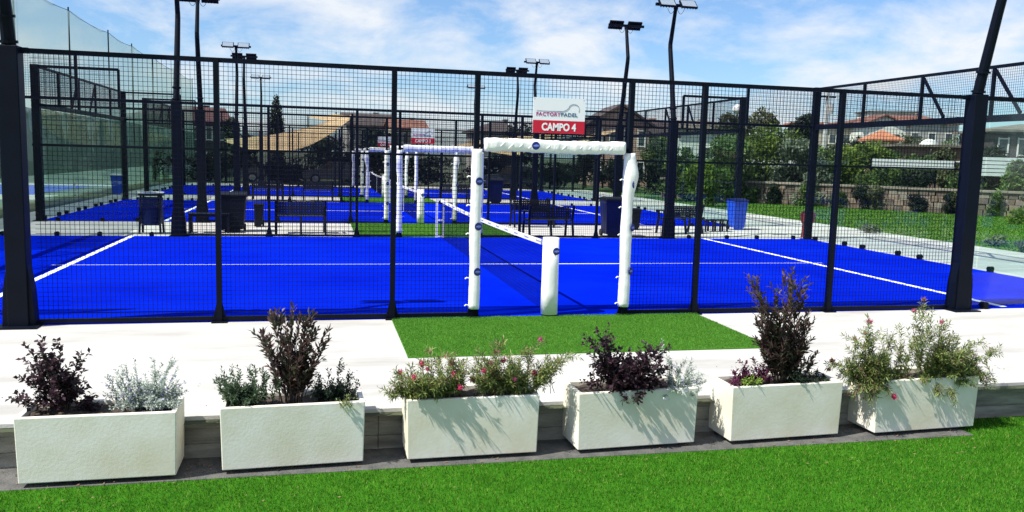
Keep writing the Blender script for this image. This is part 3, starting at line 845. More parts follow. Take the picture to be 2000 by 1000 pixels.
def pos_y(u, v, y):
    d = CR @ Vector(((u - 1000) / 1629.7357, -(v - 500) / 1629.7357, -1)); t = (y - CAM.y) / d.y
    return CAM + d * t
YP = -3.82; ZS = 0.13
def plant_at(u):         # a spot on the soil
    q = pos_y(u, 780, YP); return Vector((q.x, YP, ZS))
def tips(base, lst, y=0.0, spread_y=None, fr=-0.27):
    out = []
    for it in lst:
        yy = it[2] if len(it) > 2 else (random.uniform(fr, 0.13) if base.y > -3.9 else random.uniform(-.06, .04))
        q = pos_y(it[0], it[1], base.y + yy) - base
        out.append((q.x, q.y, q.z))
    return out

b = plant_at(130)
shrub('purple_shrub', 'open dark purple shrub with bare lower stems in the far left planter', b, tips(b, [(45, 668), (75, 668), (100, 690), (118, 672), (40, 700), (140, 730), (155, 690), (60, 735), (172, 755), (18, 778), (190, 775), (90, 745), (125, 735), (35, 790, -.16), (160, 790), (200, 790)], fr=-0.13), 'purple', 0.040, 0.029, 0.012, fill=5, bspread=0.1, nsub=10, sublen=0.34, start=0.5, subang=48, thick=0.005)
b = plant_at(285)
shrub('silver_bush', 'fine silver-grey bush with lavender flowers spilling over the far left planter rim', b, tips(b, [(205, 735), (225, 722), (245, 712), (262, 700), (280, 728), (300, 700), (318, 712), (338, 692), (350, 720), (362, 745), (368, 765), (205, 775), (235, 760), (270, 745), (310, 750), (335, 765), (290, 775, -.17), (330, 790, -.2), (355, 790, -.18), (240, 790, -.18), (215, 795, -.15), (345, 705), (255, 780, -.1), (310, 785, -.2)], fr=-0.13), 'silver', 0.027, 0.0105, 0.0078, fill=75, bspread=0.6, nsub=6, sublen=0.3, start=0.12, subang=30, spread=48, thick=0.003, stemm='stemgreen', lavender=190)
b = plant_at(478)
shrub('green_bush', 'low grey-green leafy bush on the left of the second planter', b, tips(b, [(425, 735), (432, 718), (450, 725), (468, 722), (485, 715), (500, 718), (518, 728), (530, 735), (440, 755), (465, 745), (495, 740), (545, 750), (455, 775, -.14), (480, 780, -.15), (510, 775, -.14), (428, 760)], fr=-0.13), 'green', 0.034, 0.0135, 0.0090, fill=60, bspread=0.75, nsub=6, sublen=0.32, start=0.08, subang=34, spread=38, thick=0.003, stemm='stemgreen')
b = plant_at(568)
shrub('bronze_shrub', 'tall upright bronze-purple shrub in the middle of the second planter', b, tips(b, [(495, 648), (512, 652), (530, 612), (540, 605), (556, 625), (572, 600), (585, 618), (605, 610), (612, 612), (622, 640), (640, 645), (640, 668), (550, 660), (530, 690), (600, 670), (630, 700), (520, 660), (575, 650), (590, 690)], fr=-0.13), 'bronze', 0.062, 0.0225, 0.0135, fill=24, bspread=0.3, nsub=4, sublen=0.26, start=0.2, subang=26, spread=30, thick=0.0035)
b = plant_at(655)
shrub('dark_bush', 'dark green small-leaved bush on the right of the second planter', b, tips(b, [(605, 745), (622, 730), (640, 722), (664, 710), (684, 722), (690, 735), (700, 745), (650, 740), (620, 760), (672, 750), (695, 768), (640, 770, -.1), (605, 772), (680, 775, -.1)], fr=-0.13), 'dark', 0.030, 0.0135, 0.0090, fill=60, bspread=0.7, nsub=6, sublen=0.32, start=0.06, subang=36, spread=45, thick=0.003)
b = Vector((pos_y(668, 782, -3.96).x, -3.955, ZS + .035))
shrub('trailing_plant', 'small yellow-green plant hanging over the rim of the second planter', b, tips(b, [(655, 782, -.07), (668, 795, -.08), (685, 790, -.07), (700, 778, -.05), (672, 770, -.02), (660, 790, -.08), (690, 800, -.08), (678, 805, -.085)]), 'grev', 0.022, 0.008, 0.010, nsub=4, sublen=0.35, start=0.05, spread=45, thick=0.002, stemm='stemgreen')
def fl(base, lst):
    out = []
    for it in lst:
        q = pos_y(it[0], it[1], base.y + it[2]) - base
        out.append((q.x, q.y, q.z, it[3] if len(it) > 3 else 'pink', it[4] if len(it) > 4 else 0.034))
    return out
b = plant_at(850)
shrub('pink_grevillea', 'fine-leaved green shrub with pink spider flowers, left half of the third planter', b, tips(b, [(765, 745), (780, 730), (800, 712), (825, 705), (842, 682), (862, 690), (880, 705), (900, 712), (760, 770, -.1), (800, 745), (830, 735), (860, 725), (790, 765, -.12), (905, 745), (885, 760, -.15), (850, 755, -.18), (820, 768, -.18), (870, 740), (900, 730), (915, 705), (910, 750), (890, 690)]), 'grev', 0.050, 0.0095, 0.0120, fill=85, bspread=0.9, nsub=6, sublen=0.32, start=0.15, subang=42, spread=50, thick=0.003, stemm='stemgreen', cluster=2,
      flowers=fl(b, [(782, 729, -.05), (824, 712, -.05), (808, 740, -.12), (884, 710, -.06), (889, 733, -.14, 'pink', .04), (840, 687, 0, 'rose', .026), (862, 735, -.1, 'rose', .024), (835, 722, -.16, 'pink', .026), (900, 758, -.2, 'pink', .03), (872, 696, -.1, 'rose', .028)]), cat='flowering shrub')
b = plant_at(985)
shrub('pink_grevillea', 'arching fine-leaved shrub with pink flowers leaning right out of the third planter', b, tips(b, [(935, 690), (950, 705), (965, 690), (985, 668), (1000, 690), (1025, 680), (1055, 668), (1075, 700), (1090, 720), (1110, 695), (960, 730), (1000, 725), (1040, 735), (1070, 750), (920, 735), (925, 700), (940, 715), (930, 745), (915, 720), (1000, 715), (1045, 710), (940, 760, -.15), (980, 765, -.17), (1020, 765, -.15), (1045, 768, -.08), (1010, 745), (1115, 690), (960, 672)]), 'grev', 0.050, 0.0095, 0.0120, fill=85, bspread=0.8, nsub=6, sublen=0.28, start=0.18, subang=42, spread=50, thick=0.003, droop=0.10, stemm='stemgreen', cluster=2,
      flowers=fl(b, [(923, 742, -.12, 'pink', .04), (960, 710, -.08, 'rose'), (983, 704, -.06), (1043, 729, -.06, 'pink', .04), (1055, 664, 0, 'rose', .038), (1030, 690, 0, 'rose', .024), (945, 725, -.2, 'pink', .03), (1005, 742, -.2, 'rose', .028), (970, 690, -.05, 'rose', .03)]), cat='flowering shrub')
b = plant_at(1225)
shrub('purple_shrub', 'wide dark purple bush spreading over the fourth planter', b, tips(b, [(1140, 655), (1165, 645), (1172, 665), (1190, 665), (1210, 680), (1230, 685), (1250, 680), (1270, 682), (1290, 675), (1305, 680), (1200, 705), (1225, 715), (1260, 705), (1290, 710), (1312, 720), (1150, 690), (1175, 720), (1200, 745, -.2), (1240, 750, -.22), (1270, 745, -.2), (1215, 785, -.235), (1245, 785, -.235), (1260, 772, -.24), (1190, 765, -.2), (1135, 745), (1300, 750, -.2), (1225, 735, -.2), (1255, 730, -.2), (1180, 690), (1240, 700)]), 'purple', 0.040, 0.028, 0.0110, fill=44, bspread=0.5, nsub=7, sublen=0.32, start=0.28, subang=48, thick=0.004)
b = plant_at(1318)
shrub('silver_bush', 'thin silver bush behind the purple one at the right of the fourth planter', b, tips(b, [(1290, 672), (1305, 695), (1320, 705), (1340, 700), (1352, 698), (1360, 715), (1375, 730), (1380, 745), (1345, 735), (1325, 740), (1350, 765, -.16), (1330, 770, -.2), (1310, 765, -.2), (1370, 760), (1300, 775, -.18), (1355, 775, -.17)]), 'silver', 0.027, 0.0105, 0.0080, fill=50, bspread=0.6, nsub=6, sublen=0.3, start=0.12, subang=30, spread=48, thick=0.003, stemm='stemgreen', lavender=60)
b = plant_at(1540)
shrub('bronze_shrub', 'tallest bronze-green shrub with two loose tops in the fifth planter', b, tips(b, [(1458, 535), (1470, 548), (1482, 575), (1460, 565), (1505, 555), (1530, 545), (1532, 530), (1548, 525), (1570, 545), (1560, 575), (1490, 600), (1475, 630), (1590, 625), (1595, 690), (1475, 660), (1580, 610), (1520, 610), (1545, 620), (1570, 640), (1590, 660), (1500, 650), (1490, 680), (1560, 680), (1580, 700), (1540, 655), (1515, 690)], fr=-0.13), 'bronze', 0.060, 0.0215, 0.0130, fill=34, bspread=0.35, nsub=5, sublen=0.24, start=0.2, subang=27, spread=30, thick=0.0035)
b = plant_at(1465)
shrub('plum_plant', 'low magenta-purple plant at the left of the fifth planter', b, tips(b, [(1428, 740), (1435, 725), (1445, 705), (1460, 718), (1475, 700), (1490, 712), (1500, 722), (1480, 735), (1450, 738), (1425, 748), (1505, 740)], fr=-0.13), 'plum', 0.032, 0.017, 0.0085, fill=30, bspread=0.7, nsub=6, sublen=0.35, start=0.06, subang=40, spread=48, thick=0.003)
b = Vector((pos_y(1468, 748, -3.93).x, -3.925, ZS + .02))
shrub('lime_plant', 'small lime-green tuft at the front rim of the fifth planter', b, tips(b, [(1450, 742), (1458, 738), (1468, 735), (1480, 738), (1490, 742), (1465, 745, -.06), (1478, 746, -.06), (1445, 748)]), 'lime', 0.030, 0.012, 0.009, nsub=3, sublen=0.4, start=0.05, spread=50, thick=0.002, stemm='stemgreen')
b = plant_at(1585)
shrub('dark_bush', 'flat dark green ground plant at the right of the fifth planter', b, tips(b, [(1540, 735), (1555, 722), (1575, 718), (1595, 722), (1610, 735), (1620, 745), (1560, 740, -.12), (1590, 740, -.12), (1530, 745)], fr=-0.13), 'dark', 0.026, 0.0125, 0.0085, fill=44, bspread=0.8, nsub=7, sublen=0.4, start=0.05, spread=50, thick=0.003)
b = plant_at(1735)
shrub('pink_grevillea', 'yellow-green arching shrub with mauve flowers, left half of the right end planter', b, tips(b, [(1668, 662), (1690, 645), (1698, 632), (1720, 660), (1745, 650), (1760, 635), (1640, 705), (1625, 710), (1655, 720), (1680, 695), (1710, 700), (1740, 690), (1660, 750, -.08), (1665, 775, -.12), (1690, 760, -.2), (1720, 745, -.2), (1750, 720), (1640, 735), (1700, 670), (1700, 790, -.215), (1770, 690), (1775, 720), (1760, 700), (1780, 740), (1735, 770, -.22)]), 'grev', 0.050, 0.0100, 0.0120, fill=75, bspread=0.9, nsub=6, sublen=0.28, start=0.15, subang=42, spread=50, thick=0.003, droop=0.06, stemm='stemgreen', cluster=2,
      flowers=fl(b, [(1698, 629, 0, 'rose', .036), (1669, 662, 0, 'rose', .03), (1690, 652, 0, 'rose', .024), (1625, 705, 0, 'brown', .032), (1619, 722, 0, 'brown', .026), (1746, 776, -.19, 'pink', .036)]), cat='flowering shrub')
b = plant_at(1820)
shrub('pink_grevillea', 'taller yellow-green arching shrub leaning right over the right end planter', b, tips(b, [(1785, 610), (1800, 592), (1822, 605), (1842, 628), (1850, 640), (1870, 665), (1895, 665), (1925, 662), (1905, 690), (1955, 685), (1930, 700), (1880, 700), (1860, 690), (1840, 670), (1815, 650), (1795, 640), (1780, 665), (1900, 720), (1920, 735), (1940, 755, -.1), (1870, 735), (1830, 735, -.15), (1800, 745, -.2), (1845, 760, -.21), (1850, 700), (1810, 690), (1890, 750, -.18), (1945, 745), (1865, 790, -.225), (1840, 775, -.22)]), 'grev', 0.050, 0.0100, 0.0120, fill=85, bspread=0.8, nsub=6, sublen=0.26, start=0.15, subang=42, spread=50, thick=0.003, droop=0.08, stemm='stemgreen', cluster=2,
      flowers=fl(b, [(1804, 586, 0, 'brown', .034), (1786, 608, 0, 'rose', .03), (1838, 630, 0, 'rose', .024)]), cat='flowering shrub')
b = Vector((pos_y(1807, 738, -3.93).x, -3.91, ZS + .03))
shrub('lime_plant', 'small lime-green tuft at the front rim of the right end planter', b, tips(b, [(1798, 735), (1806, 728), (1815, 730), (1820, 737), (1800, 742, -.05), (1812, 744, -.05)]), 'lime', 0.026, 0.010, 0.009, nsub=3, sublen=0.4, start=0.05, spread=50, thick=0.002, stemm='stemgreen')

# ------------------------------------------------------------------ benches, bins and stools on the walkway
def bench(L=1.22):
    r = empty('park_bench', (0, 0, 0))
    lean = Matrix.Rotation(rad(-12), 3, 'X')
    # perforated backrest: strips leaving rows of small holes
    def plate(name, o, ex, ez, w, h, nx, nz, hole):
        V, F = [], []
        xs, zs = [0], [0]
        for i in range(nx): c = w * (i + .5) / nx; xs += [c - hole / 2, c + hole / 2]
        for i in range(nz): c = h * (i + .5) / nz; zs += [c - hole / 2, c + hole / 2]
        xs.append(w); zs.append(h)
        X, Z = len(xs), len(zs)
        for z in zs:
            for x in xs: V.append(Vector(o) + Vector(ex) * (x - w / 2) + Vector(ez) * z)
        for j in range(Z - 1):
            for i in range(X - 1):
                if i % 2 == 1 and j % 2 == 1: continue
                F.append((j * X + i, j * X + i + 1, (j + 1) * X + i + 1, (j + 1) * X + i))
        ob = MB().add(V, F).build(name, M['benchm'], r)
        s = ob.modifiers.new('thickness', 'SOLIDIFY'); s.thickness = 0.008
    plate('backrest', (0, -0.20, 0.47), (1, 0, 0), lean @ Vector((0, 0, 1)), L - 0.12, 0.32, 17, 5, 0.020)
    plate('seat', (0, -0.18, 0.43), (1, 0, 0), (0, 1, 0.04), L - 0.12, 0.42, 17, 6, 0.020)
    for q in (-1, 1):
        x = q * (L / 2 - 0.03)
        mb = MB(); mb.bar((x, -0.30, 0.0), (x, -0.20, 0.44), 0.05); mb.bar((x, -0.20, 0.43), (x, -0.285, 0.82), 0.05); mb.build('leg', M['benchm'], r)
        mb = MB(); mb.bar((x, 0.30, 0.0), (x, 0.23, 0.44), 0.05); mb.bar((x, 0.23, 0.43), (x, 0.24, 0.63), 0.045); mb.build('leg', M['benchm'], r)
        mb = MB(); mb.bar((x, -0.25, 0.65), (x, 0.28, 0.645), 0.06, 0.03); mb.build('armrest', M['benchm'], r)
        mb = MB(); mb.bar((x, -0.20, 0.42), (x, 0.24, 0.42), 0.04); mb.build('side_rail', M['benchm'], r)
    mb = MB(); mb.bar((0, -0.28, 0), (0, -0.19, 0.42), 0.05); mb.bar((0, -0.2, 0.415), (0, 0.24, 0.415), 0.04); mb.build('leg', M['benchm'], r)
    return r
bn = bench(); first = True
for (x, y, rz, lab) in ((-3.3, 11.0, 0.04, 'dark perforated metal bench seen from behind, left of the gates'), (2.85, 10.45, 0.06, 'dark perforated bench seen from behind under the gate beam'),
                        (3.15, 13.3, math.pi, 'dark bench facing the nearest court, behind the bench under the gate'), (6.95, 11.5, 0.30, 'dark bench turned aside beside the right floodlight mast'),
                        (-2.9, 25.1, 0, 'dark bench standing between the second and farthest court, left of the gates'), (-4.9, 25.2, 0, 'dark bench between the farther courts, near the left mast'), (2.7, 24.9, 0, 'dark bench between the farther courts, right of the gates')):
    o = bn if first else copy_tree(bn); first = False
    o.location = (x, y, 0); o.rotation_euler = (0, 0, rz); tag(o, lab, 'bench', 'dark metal benches between the courts')

r = empty('backless_bench', (-5.42, 11.0, 0), 0.02, 'low backless dark bench between the round bin and the square bin', 'bench')
mb = MB(); mb.box((0, 0, 0.455), (0.95, 0.36, 0.03)); mb.build('seat', M['benchm'], r)
for q in (-1, 1):
    for s in (-1, 1):
        mb = MB(); mb.bar((q * 0.43, s * 0.15, 0), (q * 0.43, s * 0.15, 0.44), 0.05); mb.build('leg', M['benchm'], r)
mb = MB(); mb.box((0, 0, 0.40), (0.84, 0.03, 0.05)); mb.build('rail', M['benchm'], r)

r = empty('stool_row', (8.35, 12.2, 0), 0.1, 'low dark bench on four legs beside the bright blue bin', 'bench')
mb = MB(); mb.box((0, 0, 0.34), (0.78, 0.30, 0.04)); mb.build('seat', M['benchm'], r)
for q in (-.36, -.12, .12, .36):
    for s in (-1, 1):
        mb = MB(); mb.bar((q, s * 0.12, 0), (q, s * 0.12, 0.32), 0.04); mb.build('leg', M['benchm'], r)

r = empty('litter_bin', (-6.68, 10.75, 0), 0, 'round dark litter bin on splayed legs with a pale rim, far left of the walkway', 'bin')
mb = MB(); mb.loft([(0, 0, 0.20), (0, 0, 0.24), (0, 0, 0.80), (0, 0, 0.84)], [0.20, 0.235, 0.265, 0.265], n=24); mb.build('drum', M['binnavy'], r)
mb = MB(); mb.loft([(0, 0, 0.885), (0, 0, 0.925), (0, 0, 0.95)], [0.285, 0.285, 0.20], n=24); mb.build('lid', M['binblack'], r)
mb = MB()
for k in range(24):
    a0, a1 = 2 * math.pi * k / 24, 2 * math.pi * (k + 1) / 24
    mb.bar((0.28 * math.cos(a0), 0.28 * math.sin(a0), 0.955), (0.28 * math.cos(a1), 0.28 * math.sin(a1), 0.955), 0.02)
mb.build('rim', M['whitemetal'], r)
for q in (-1, 1):
    for s in (-1, 1):
        mb = MB(); mb.bar((q * 0.23, s * 0.2, 0), (q * 0.19, s * 0.16, 0.90), 0.045); mb.build('leg', M['benchm'], r)
def square_bin(x, y, w, d, h, body, lid, label, wheels=True, rz=0.0):
    r = empty('wheelie_bin', (x, y, 0), rz, label, 'bin', 'bins beside the courts')
    mb = MB()
    vs = []
    for z, k in ((0.07, 0.80), (0.12, 0.82), (h * 0.86, 1.0), (h * 0.90, 1.06), (h * 0.93, 1.06)):
        for a, b_ in ((-1, -1), (1, -1), (1, 1), (-1, 1)): vs.append((a * w / 2 * k, b_ * d / 2 * k, z))
    fs = [(3, 2, 1, 0)]
    for i in range(4):
        for q in range(4): fs.append((i * 4 + q, i * 4 + (q + 1) % 4, i * 4 + 4 + (q + 1) % 4, i * 4 + 4 + q))
    fs.append((16, 17, 18, 19))
    mb.add(vs, fs); mb.build('body', body, r, bevel=0.012)
    mb = MB(); mb.prism([(-d * .56, h * .93), (d * .56, h * .93), (d * .52, h * .985), (0, h * 1.02), (-d * .52, h * .97)], (0, 0, 0), (0, 1, 0), (0, 0, 1), (1, 0, 0), w * 1.1)
    mb.build('lid', lid, r, bevel=0.01)
    mb = MB(); mb.cyl((-w * .4, d * .6, h * .92), (w * .4, d * .6, h * .92), 0.018, n=8); mb.build('handle', lid, r)
    for q in (-1, 1):
        mb = MB(); mb.cyl((q * w * .42 - .025, d * .36, 0.09), (q * w * .42 + .025, d * .36, 0.09), 0.09, n=16); mb.build('wheel', M['rubber'], r)
    mb = MB(); mb.box((0, -d * .30, 0.036), (w * .6, 0.08, 0.07)); mb.build('foot', body, r)
    return r
square_bin(4.62, 10.6, 0.52, 0.55, 1.02, M['binnavy'], M['binblack'], 'navy wheelie bin behind the right gate post')
square_bin(6.02, 12.6, 0.30, 0.34, 0.62, M['binblack'], M['binblack'], 'small black bin right of the navy wheelie bin')
square_bin(9.42, 12.9, 0.44, 0.48, 0.93, M['binblue'], M['binnavy'], 'bright blue wheelie bin by the corner of the second court')
square_bin(-4.92, 11.35, 0.62, 0.5, 0.96, M['binblack'], M['binblack'], 'square black bin left of the perforated bench')
square_bin(-4.40, 12.7, 0.24, 0.3, 0.62, M['binblack'], M['binblack'], 'small narrow black bin behind the square black bin')
square_bin(4.45, 24.9, 0.6, 0.6, 1.05, M['binnavy'], M['binblack'], 'navy bin between the farther courts right of the gates')
square_bin(-11.0, 27.4, 0.45, 0.5, 0.85, M['binblue'], M['whitemetal'], 'small blue bin with a pale lid on the left pavement beyond the second court')
r = empty('pedal_bin', (10.32, 10.55, 0), 0, 'dark red pedestal bin beside the right corner post', 'bin')
mb = MB(); mb.loft([(0, 0, 0), (0, 0, 0.03), (0, 0, 0.36)], [0.17, 0.15, 0.12], n=16); mb.build('pedestal', M['binred'], r)
mb = MB(); mb.loft([(0, 0, 0.36), (0, 0, 0.46), (0, 0, 0.64), (0, 0, 0.70)], [0.12, 0.19, 0.20, 0.17], n=16); mb.build('bowl', M['binred'], r)
mb = MB(); mb.loft([(0, 0, 0.70), (0, 0, 0.73)], [0.18, 0.12], n=16); mb.build('lid', M['binred'], r)

# ------------------------------------------------------------------ ball-stop net at the left
bnr = empty('ball_net', (-12.5, 14, -0.03), 0, 'tall pale green ball-stop net on thin black poles beyond the left end of the courts', 'net')
POLY = [6, 13, 20.6, 26.8, 33.2, 38.3, 44, 52.8, 60]
for y in POLY:
    mb = MB(); mb.cyl((0, y - 14, 0), (0, y - 14, 7.42), 0.042, 0.028, n=10); mb.build('pole', M['steel'], bnr)
mb = MB(); vs, fs = [], []
ys = np.linspace(6, 60, 109); NZ = 8
tops = []
for y in ys:
    i = max(0, min(len(POLY) - 2, int(np.searchsorted(POLY, y)) - 1)); t = (y - POLY[i]) / (POLY[i + 1] - POLY[i])
    tops.append(7.28 - 0.11 * 4 * t * (1 - t))
for y, tp in zip(ys, tops):
    for j in range(NZ + 1): vs.append((0.07 * math.sin(y * 1.7 + j * .6) + 0.03, y - 14, 0.05 + (tp - 0.05) * j / NZ))
for i in range(len(ys) - 1):
    for j in range(NZ): fs.append((i * (NZ + 1) + j, i * (NZ + 1) + j + 1, (i + 1) * (NZ + 1) + j + 1, (i + 1) * (NZ + 1) + j))
mb.add(vs, fs); mb.build('netting', M['ballnet'], bnr, smooth=True)
mb = MB(); vs, fs = [], []
for y in ys: vs += [(0.09 + 0.03 * math.sin(y * 1.7), y - 14, 0.95), (0.09 + 0.03 * math.sin(y * 1.7), y - 14, 3.25)]
for i in range(len(ys) - 1): fs.append((2 * i, 2 * i + 1, 2 * i + 3, 2 * i + 2))
mb.add(vs, fs); mb.build('windscreen', M['screen'], bnr, smooth=True)
mb = MB(); mb.loft([(0.03, y - 14, tp + 0.01) for y, tp in zip(ys, tops)], 0.012, n=5); mb.build('top_cord', M['steel'], bnr)

# ------------------------------------------------------------------ foliage for trees, hedges and shrubs
def fm(name, c, tr=0.2): return mat(name, c, 0.6, transl=tr, spec=0.25)
FOL = {
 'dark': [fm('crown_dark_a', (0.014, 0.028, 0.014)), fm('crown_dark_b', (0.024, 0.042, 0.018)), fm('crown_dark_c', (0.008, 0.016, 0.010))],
 'mid': [fm('crown_mid_a', (0.075, 0.130, 0.030)), fm('crown_mid_b', (0.13, 0.20, 0.055)), fm('crown_mid_c', (0.026, 0.048, 0.016))],
 'bright': [fm('crown_bright_a', (0.105, 0.165, 0.022)), fm('crown_bright_b', (0.18, 0.24, 0.04)), fm('crown_bright_c', (0.05, 0.085, 0.018))],
 'olive': [fm('crown_olive_a', (0.085, 0.095, 0.040)), fm('crown_olive_b', (0.125, 0.135, 0.065)), fm('crown_olive_c', (0.05, 0.058, 0.026))],
 'sage': [fm('crown_sage_a', (0.10, 0.135, 0.085)), fm('crown_sage_b', (0.17, 0.20, 0.135)), fm('crown_sage_c', (0.05, 0.075, 0.045))],
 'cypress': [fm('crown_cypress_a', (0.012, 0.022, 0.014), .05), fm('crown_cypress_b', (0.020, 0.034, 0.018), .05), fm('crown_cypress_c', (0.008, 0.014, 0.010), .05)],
}
def cloud_mesh(n, lobes, size, asp=0.55):
    lob = np.array([l[:6] for l in lobes], float)
    wt = lob[:, 3] * lob[:, 4] * lob[:, 5]; wt = wt ** 0.8; wt /= wt.sum()
    k = RNG.choice(len(lob), n, p=wt)
    d = RNG.normal(size=(n, 3)); d /= np.linalg.norm(d, axis=1)[:, None]
    rr = RNG.uniform(0.35, 1.0, n) ** 0.45 * (1 + 0.10 * RNG.normal(size=n))
    c = lob[k, :3] + d * lob[k, 3:6] * rr[:, None]
    nrm = d * 0.6 + RNG.normal(size=(n, 3)) * 0.7; nrm /= np.linalg.norm(nrm, axis=1)[:, None]
    a = np.cross(nrm, RNG.normal(size=(n, 3))); a /= np.linalg.norm(a, axis=1)[:, None]
    b = np.cross(nrm, a)
    s = size * RNG.uniform(0.55, 1.3, n)[:, None]
    V = np.stack([c - a * s, c + b * s * asp * .5 - a * s * .1, c + a * s, c - b * s * asp * .5 + a * s * .1], 1).reshape(-1, 3)
    F = np.arange(4 * n).reshape(-1, 4)
    # clumps of one tone: by lobe-local direction
    ph = np.sin(c[:, 0] * 2.3 / max(.3, size * 4) + 1.7) + np.sin(c[:, 1] * 2.1 / max(.3, size * 4)) + np.sin(c[:, 2] * 2.7 / max(.3, size * 4) + .6)
    q = ph + RNG.normal(size=n) * 0.8
    mi = np.where(q > 0.9, 1, np.where(q < -0.7, 2, 0))
    return V, F, mi
def crown_lobes(w, d, h, z0, n):
    L = []
    for i in range(n):
        a = random.uniform(0, 6.283); rr = random.uniform(0.0, 0.62); zz = random.uniform(0.12, 0.88)
        k = math.sin(math.pi * min(.97, max(.12, zz * .8 + .12)))
        L.append((math.cos(a) * rr * w / 2 * k, math.sin(a) * rr * d / 2 * k, z0 + h * zz, w * random.uniform(.15, .28), d * random.uniform(.15, .28), h * random.uniform(.12, .2)))
    return L
def bushy(name, label, cat, p, w, h, kind, size, n, trunk=0.0, group=None, d=None, lobes=None, nl=12):
    d = d or w
    r = empty(name, (p.x, p.y, p.z), 0, label, cat, group)
    lb = lobes or crown_lobes(w, d, h - trunk, trunk, nl)
    V, F, mi = cloud_mesh(n, lb, size)
    V[:, 2] = np.maximum(V[:, 2], 0.02)
    raw_mesh('crown' if trunk > 0.4 else 'foliage', V, F, FOL[kind], mi, r, kind='stuff')
    mb = MB()
    if trunk > 0.4:
        mb.loft([(0, 0, 0), (0.03, 0, trunk * .6), (0, .04, trunk + (h - trunk) * .5)], [0.05 * h ** .5 + .05, 0.045 * h ** .5 + .03, 0.03], n=8)
    for l in lb[:7]:
        mb.loft([(0, 0, max(0.0, trunk * .8)), (l[0] * .5, l[1] * .5, (l[2] + trunk * .8) * .5), (l[0], l[1], l[2])], [0.028 * h ** .5, 0.02 * h ** .5, 0.008], n=5)
    mb.build('trunk' if trunk > 0.4 else 'stem', M['bark'], r, smooth=True)
    return r
def gpt(u, D, z=-0.03):
    q = at(u, 400, D); return Vector((q.x, q.y, z))
def ztop(u, v, D): return at(u, v, D).z

# cypress: narrow flame
p = gpt(541, 88); h = ztop(541, 186, 88)
bushy('cypress_tree', 'dark narrow cypress rising above the beige shade sail', 'tree', p, 1.9, h, 'cypress', 0.20, 4200, trunk=0.5, lobes=[(0, 0, 0.5 + (h - 1.0) * t, .80 * max(.25, 1 - max(0, (t - .45) / .55) ** 2.2 * .62), .80 * max(.25, 1 - max(0, (t - .45) / .55) ** 2.2 * .62), h * .075) for t in [i / 13 for i in range(14)]])
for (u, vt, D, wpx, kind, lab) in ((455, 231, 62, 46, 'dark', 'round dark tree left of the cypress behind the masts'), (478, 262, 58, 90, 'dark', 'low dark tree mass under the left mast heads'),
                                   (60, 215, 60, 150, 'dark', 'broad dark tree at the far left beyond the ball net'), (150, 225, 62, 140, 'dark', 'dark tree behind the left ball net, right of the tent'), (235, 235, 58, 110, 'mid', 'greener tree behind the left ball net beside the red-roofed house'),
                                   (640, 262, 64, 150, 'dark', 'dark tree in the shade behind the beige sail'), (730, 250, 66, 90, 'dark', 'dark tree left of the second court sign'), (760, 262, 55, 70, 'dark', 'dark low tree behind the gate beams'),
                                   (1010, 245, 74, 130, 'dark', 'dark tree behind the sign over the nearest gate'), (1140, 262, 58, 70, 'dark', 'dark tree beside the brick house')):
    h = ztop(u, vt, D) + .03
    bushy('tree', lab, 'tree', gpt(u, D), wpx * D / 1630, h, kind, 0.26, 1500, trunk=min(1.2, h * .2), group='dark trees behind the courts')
# hedge line behind the farthest court; cypress leaves paint in the shade below the sails
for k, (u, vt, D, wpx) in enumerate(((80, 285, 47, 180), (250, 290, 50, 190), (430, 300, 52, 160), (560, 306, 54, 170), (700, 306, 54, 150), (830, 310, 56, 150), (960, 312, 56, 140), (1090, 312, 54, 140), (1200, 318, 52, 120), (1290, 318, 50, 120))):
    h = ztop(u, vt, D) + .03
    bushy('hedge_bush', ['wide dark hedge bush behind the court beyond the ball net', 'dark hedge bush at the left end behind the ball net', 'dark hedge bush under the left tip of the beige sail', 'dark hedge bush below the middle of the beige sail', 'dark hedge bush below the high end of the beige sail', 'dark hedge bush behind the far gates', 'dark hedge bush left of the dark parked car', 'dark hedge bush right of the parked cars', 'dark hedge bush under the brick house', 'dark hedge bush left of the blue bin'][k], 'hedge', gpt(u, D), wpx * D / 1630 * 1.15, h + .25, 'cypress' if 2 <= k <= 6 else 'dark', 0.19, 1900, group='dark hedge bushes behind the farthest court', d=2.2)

# ------------------------------------------------------------------ right side: stone wall, bank shrubs, fence panels
A, B = Vector((15.2, 32.4, 0)), Vector((30.5, 15.6, 0))
ang = math.atan2((B - A).y, (B - A).x); WL = (B - A).length
sw = empty('stone_wall', (A.x, A.y, -0.02), ang, 'long low brown stone wall with climbing plants at the back of the lawn', 'wall')
stm = [mat('stone_a', (0.15, 0.105, 0.078), 0.9, var=.25, scale=4, bump=.4, bscale=20), mat('stone_b', (0.21, 0.15, 0.115), 0.9, var=.25, scale=4, bump=.4, bscale=20), mat('stone_c', (0.11, 0.085, 0.07), 0.9, var=.25, scale=4, bump=.4, bscale=20), mat('stone_d', (0.22, 0.185, 0.15), 0.9, var=.2, scale=4)]
mb = MB(); mb.box((WL / 2, 0.25, 0.5), (WL, 0.3, 1.0)); mb.build('wall_core', stm[2], sw)
sme = []
for m_ in stm:
    for q in range(2):
        mbs = MB(); mbs.box((0, 0, 0), (1, 1, 1))
        me = mbs.mesh('stone', m_)
        for v in me.vertices: v.co = v.co * random.uniform(.86, 1.0) + Vector((random.uniform(-.05, .05), random.uniform(-.06, .06), random.uniform(-.05, .05)))
        sme.append(me)
cnt = 0
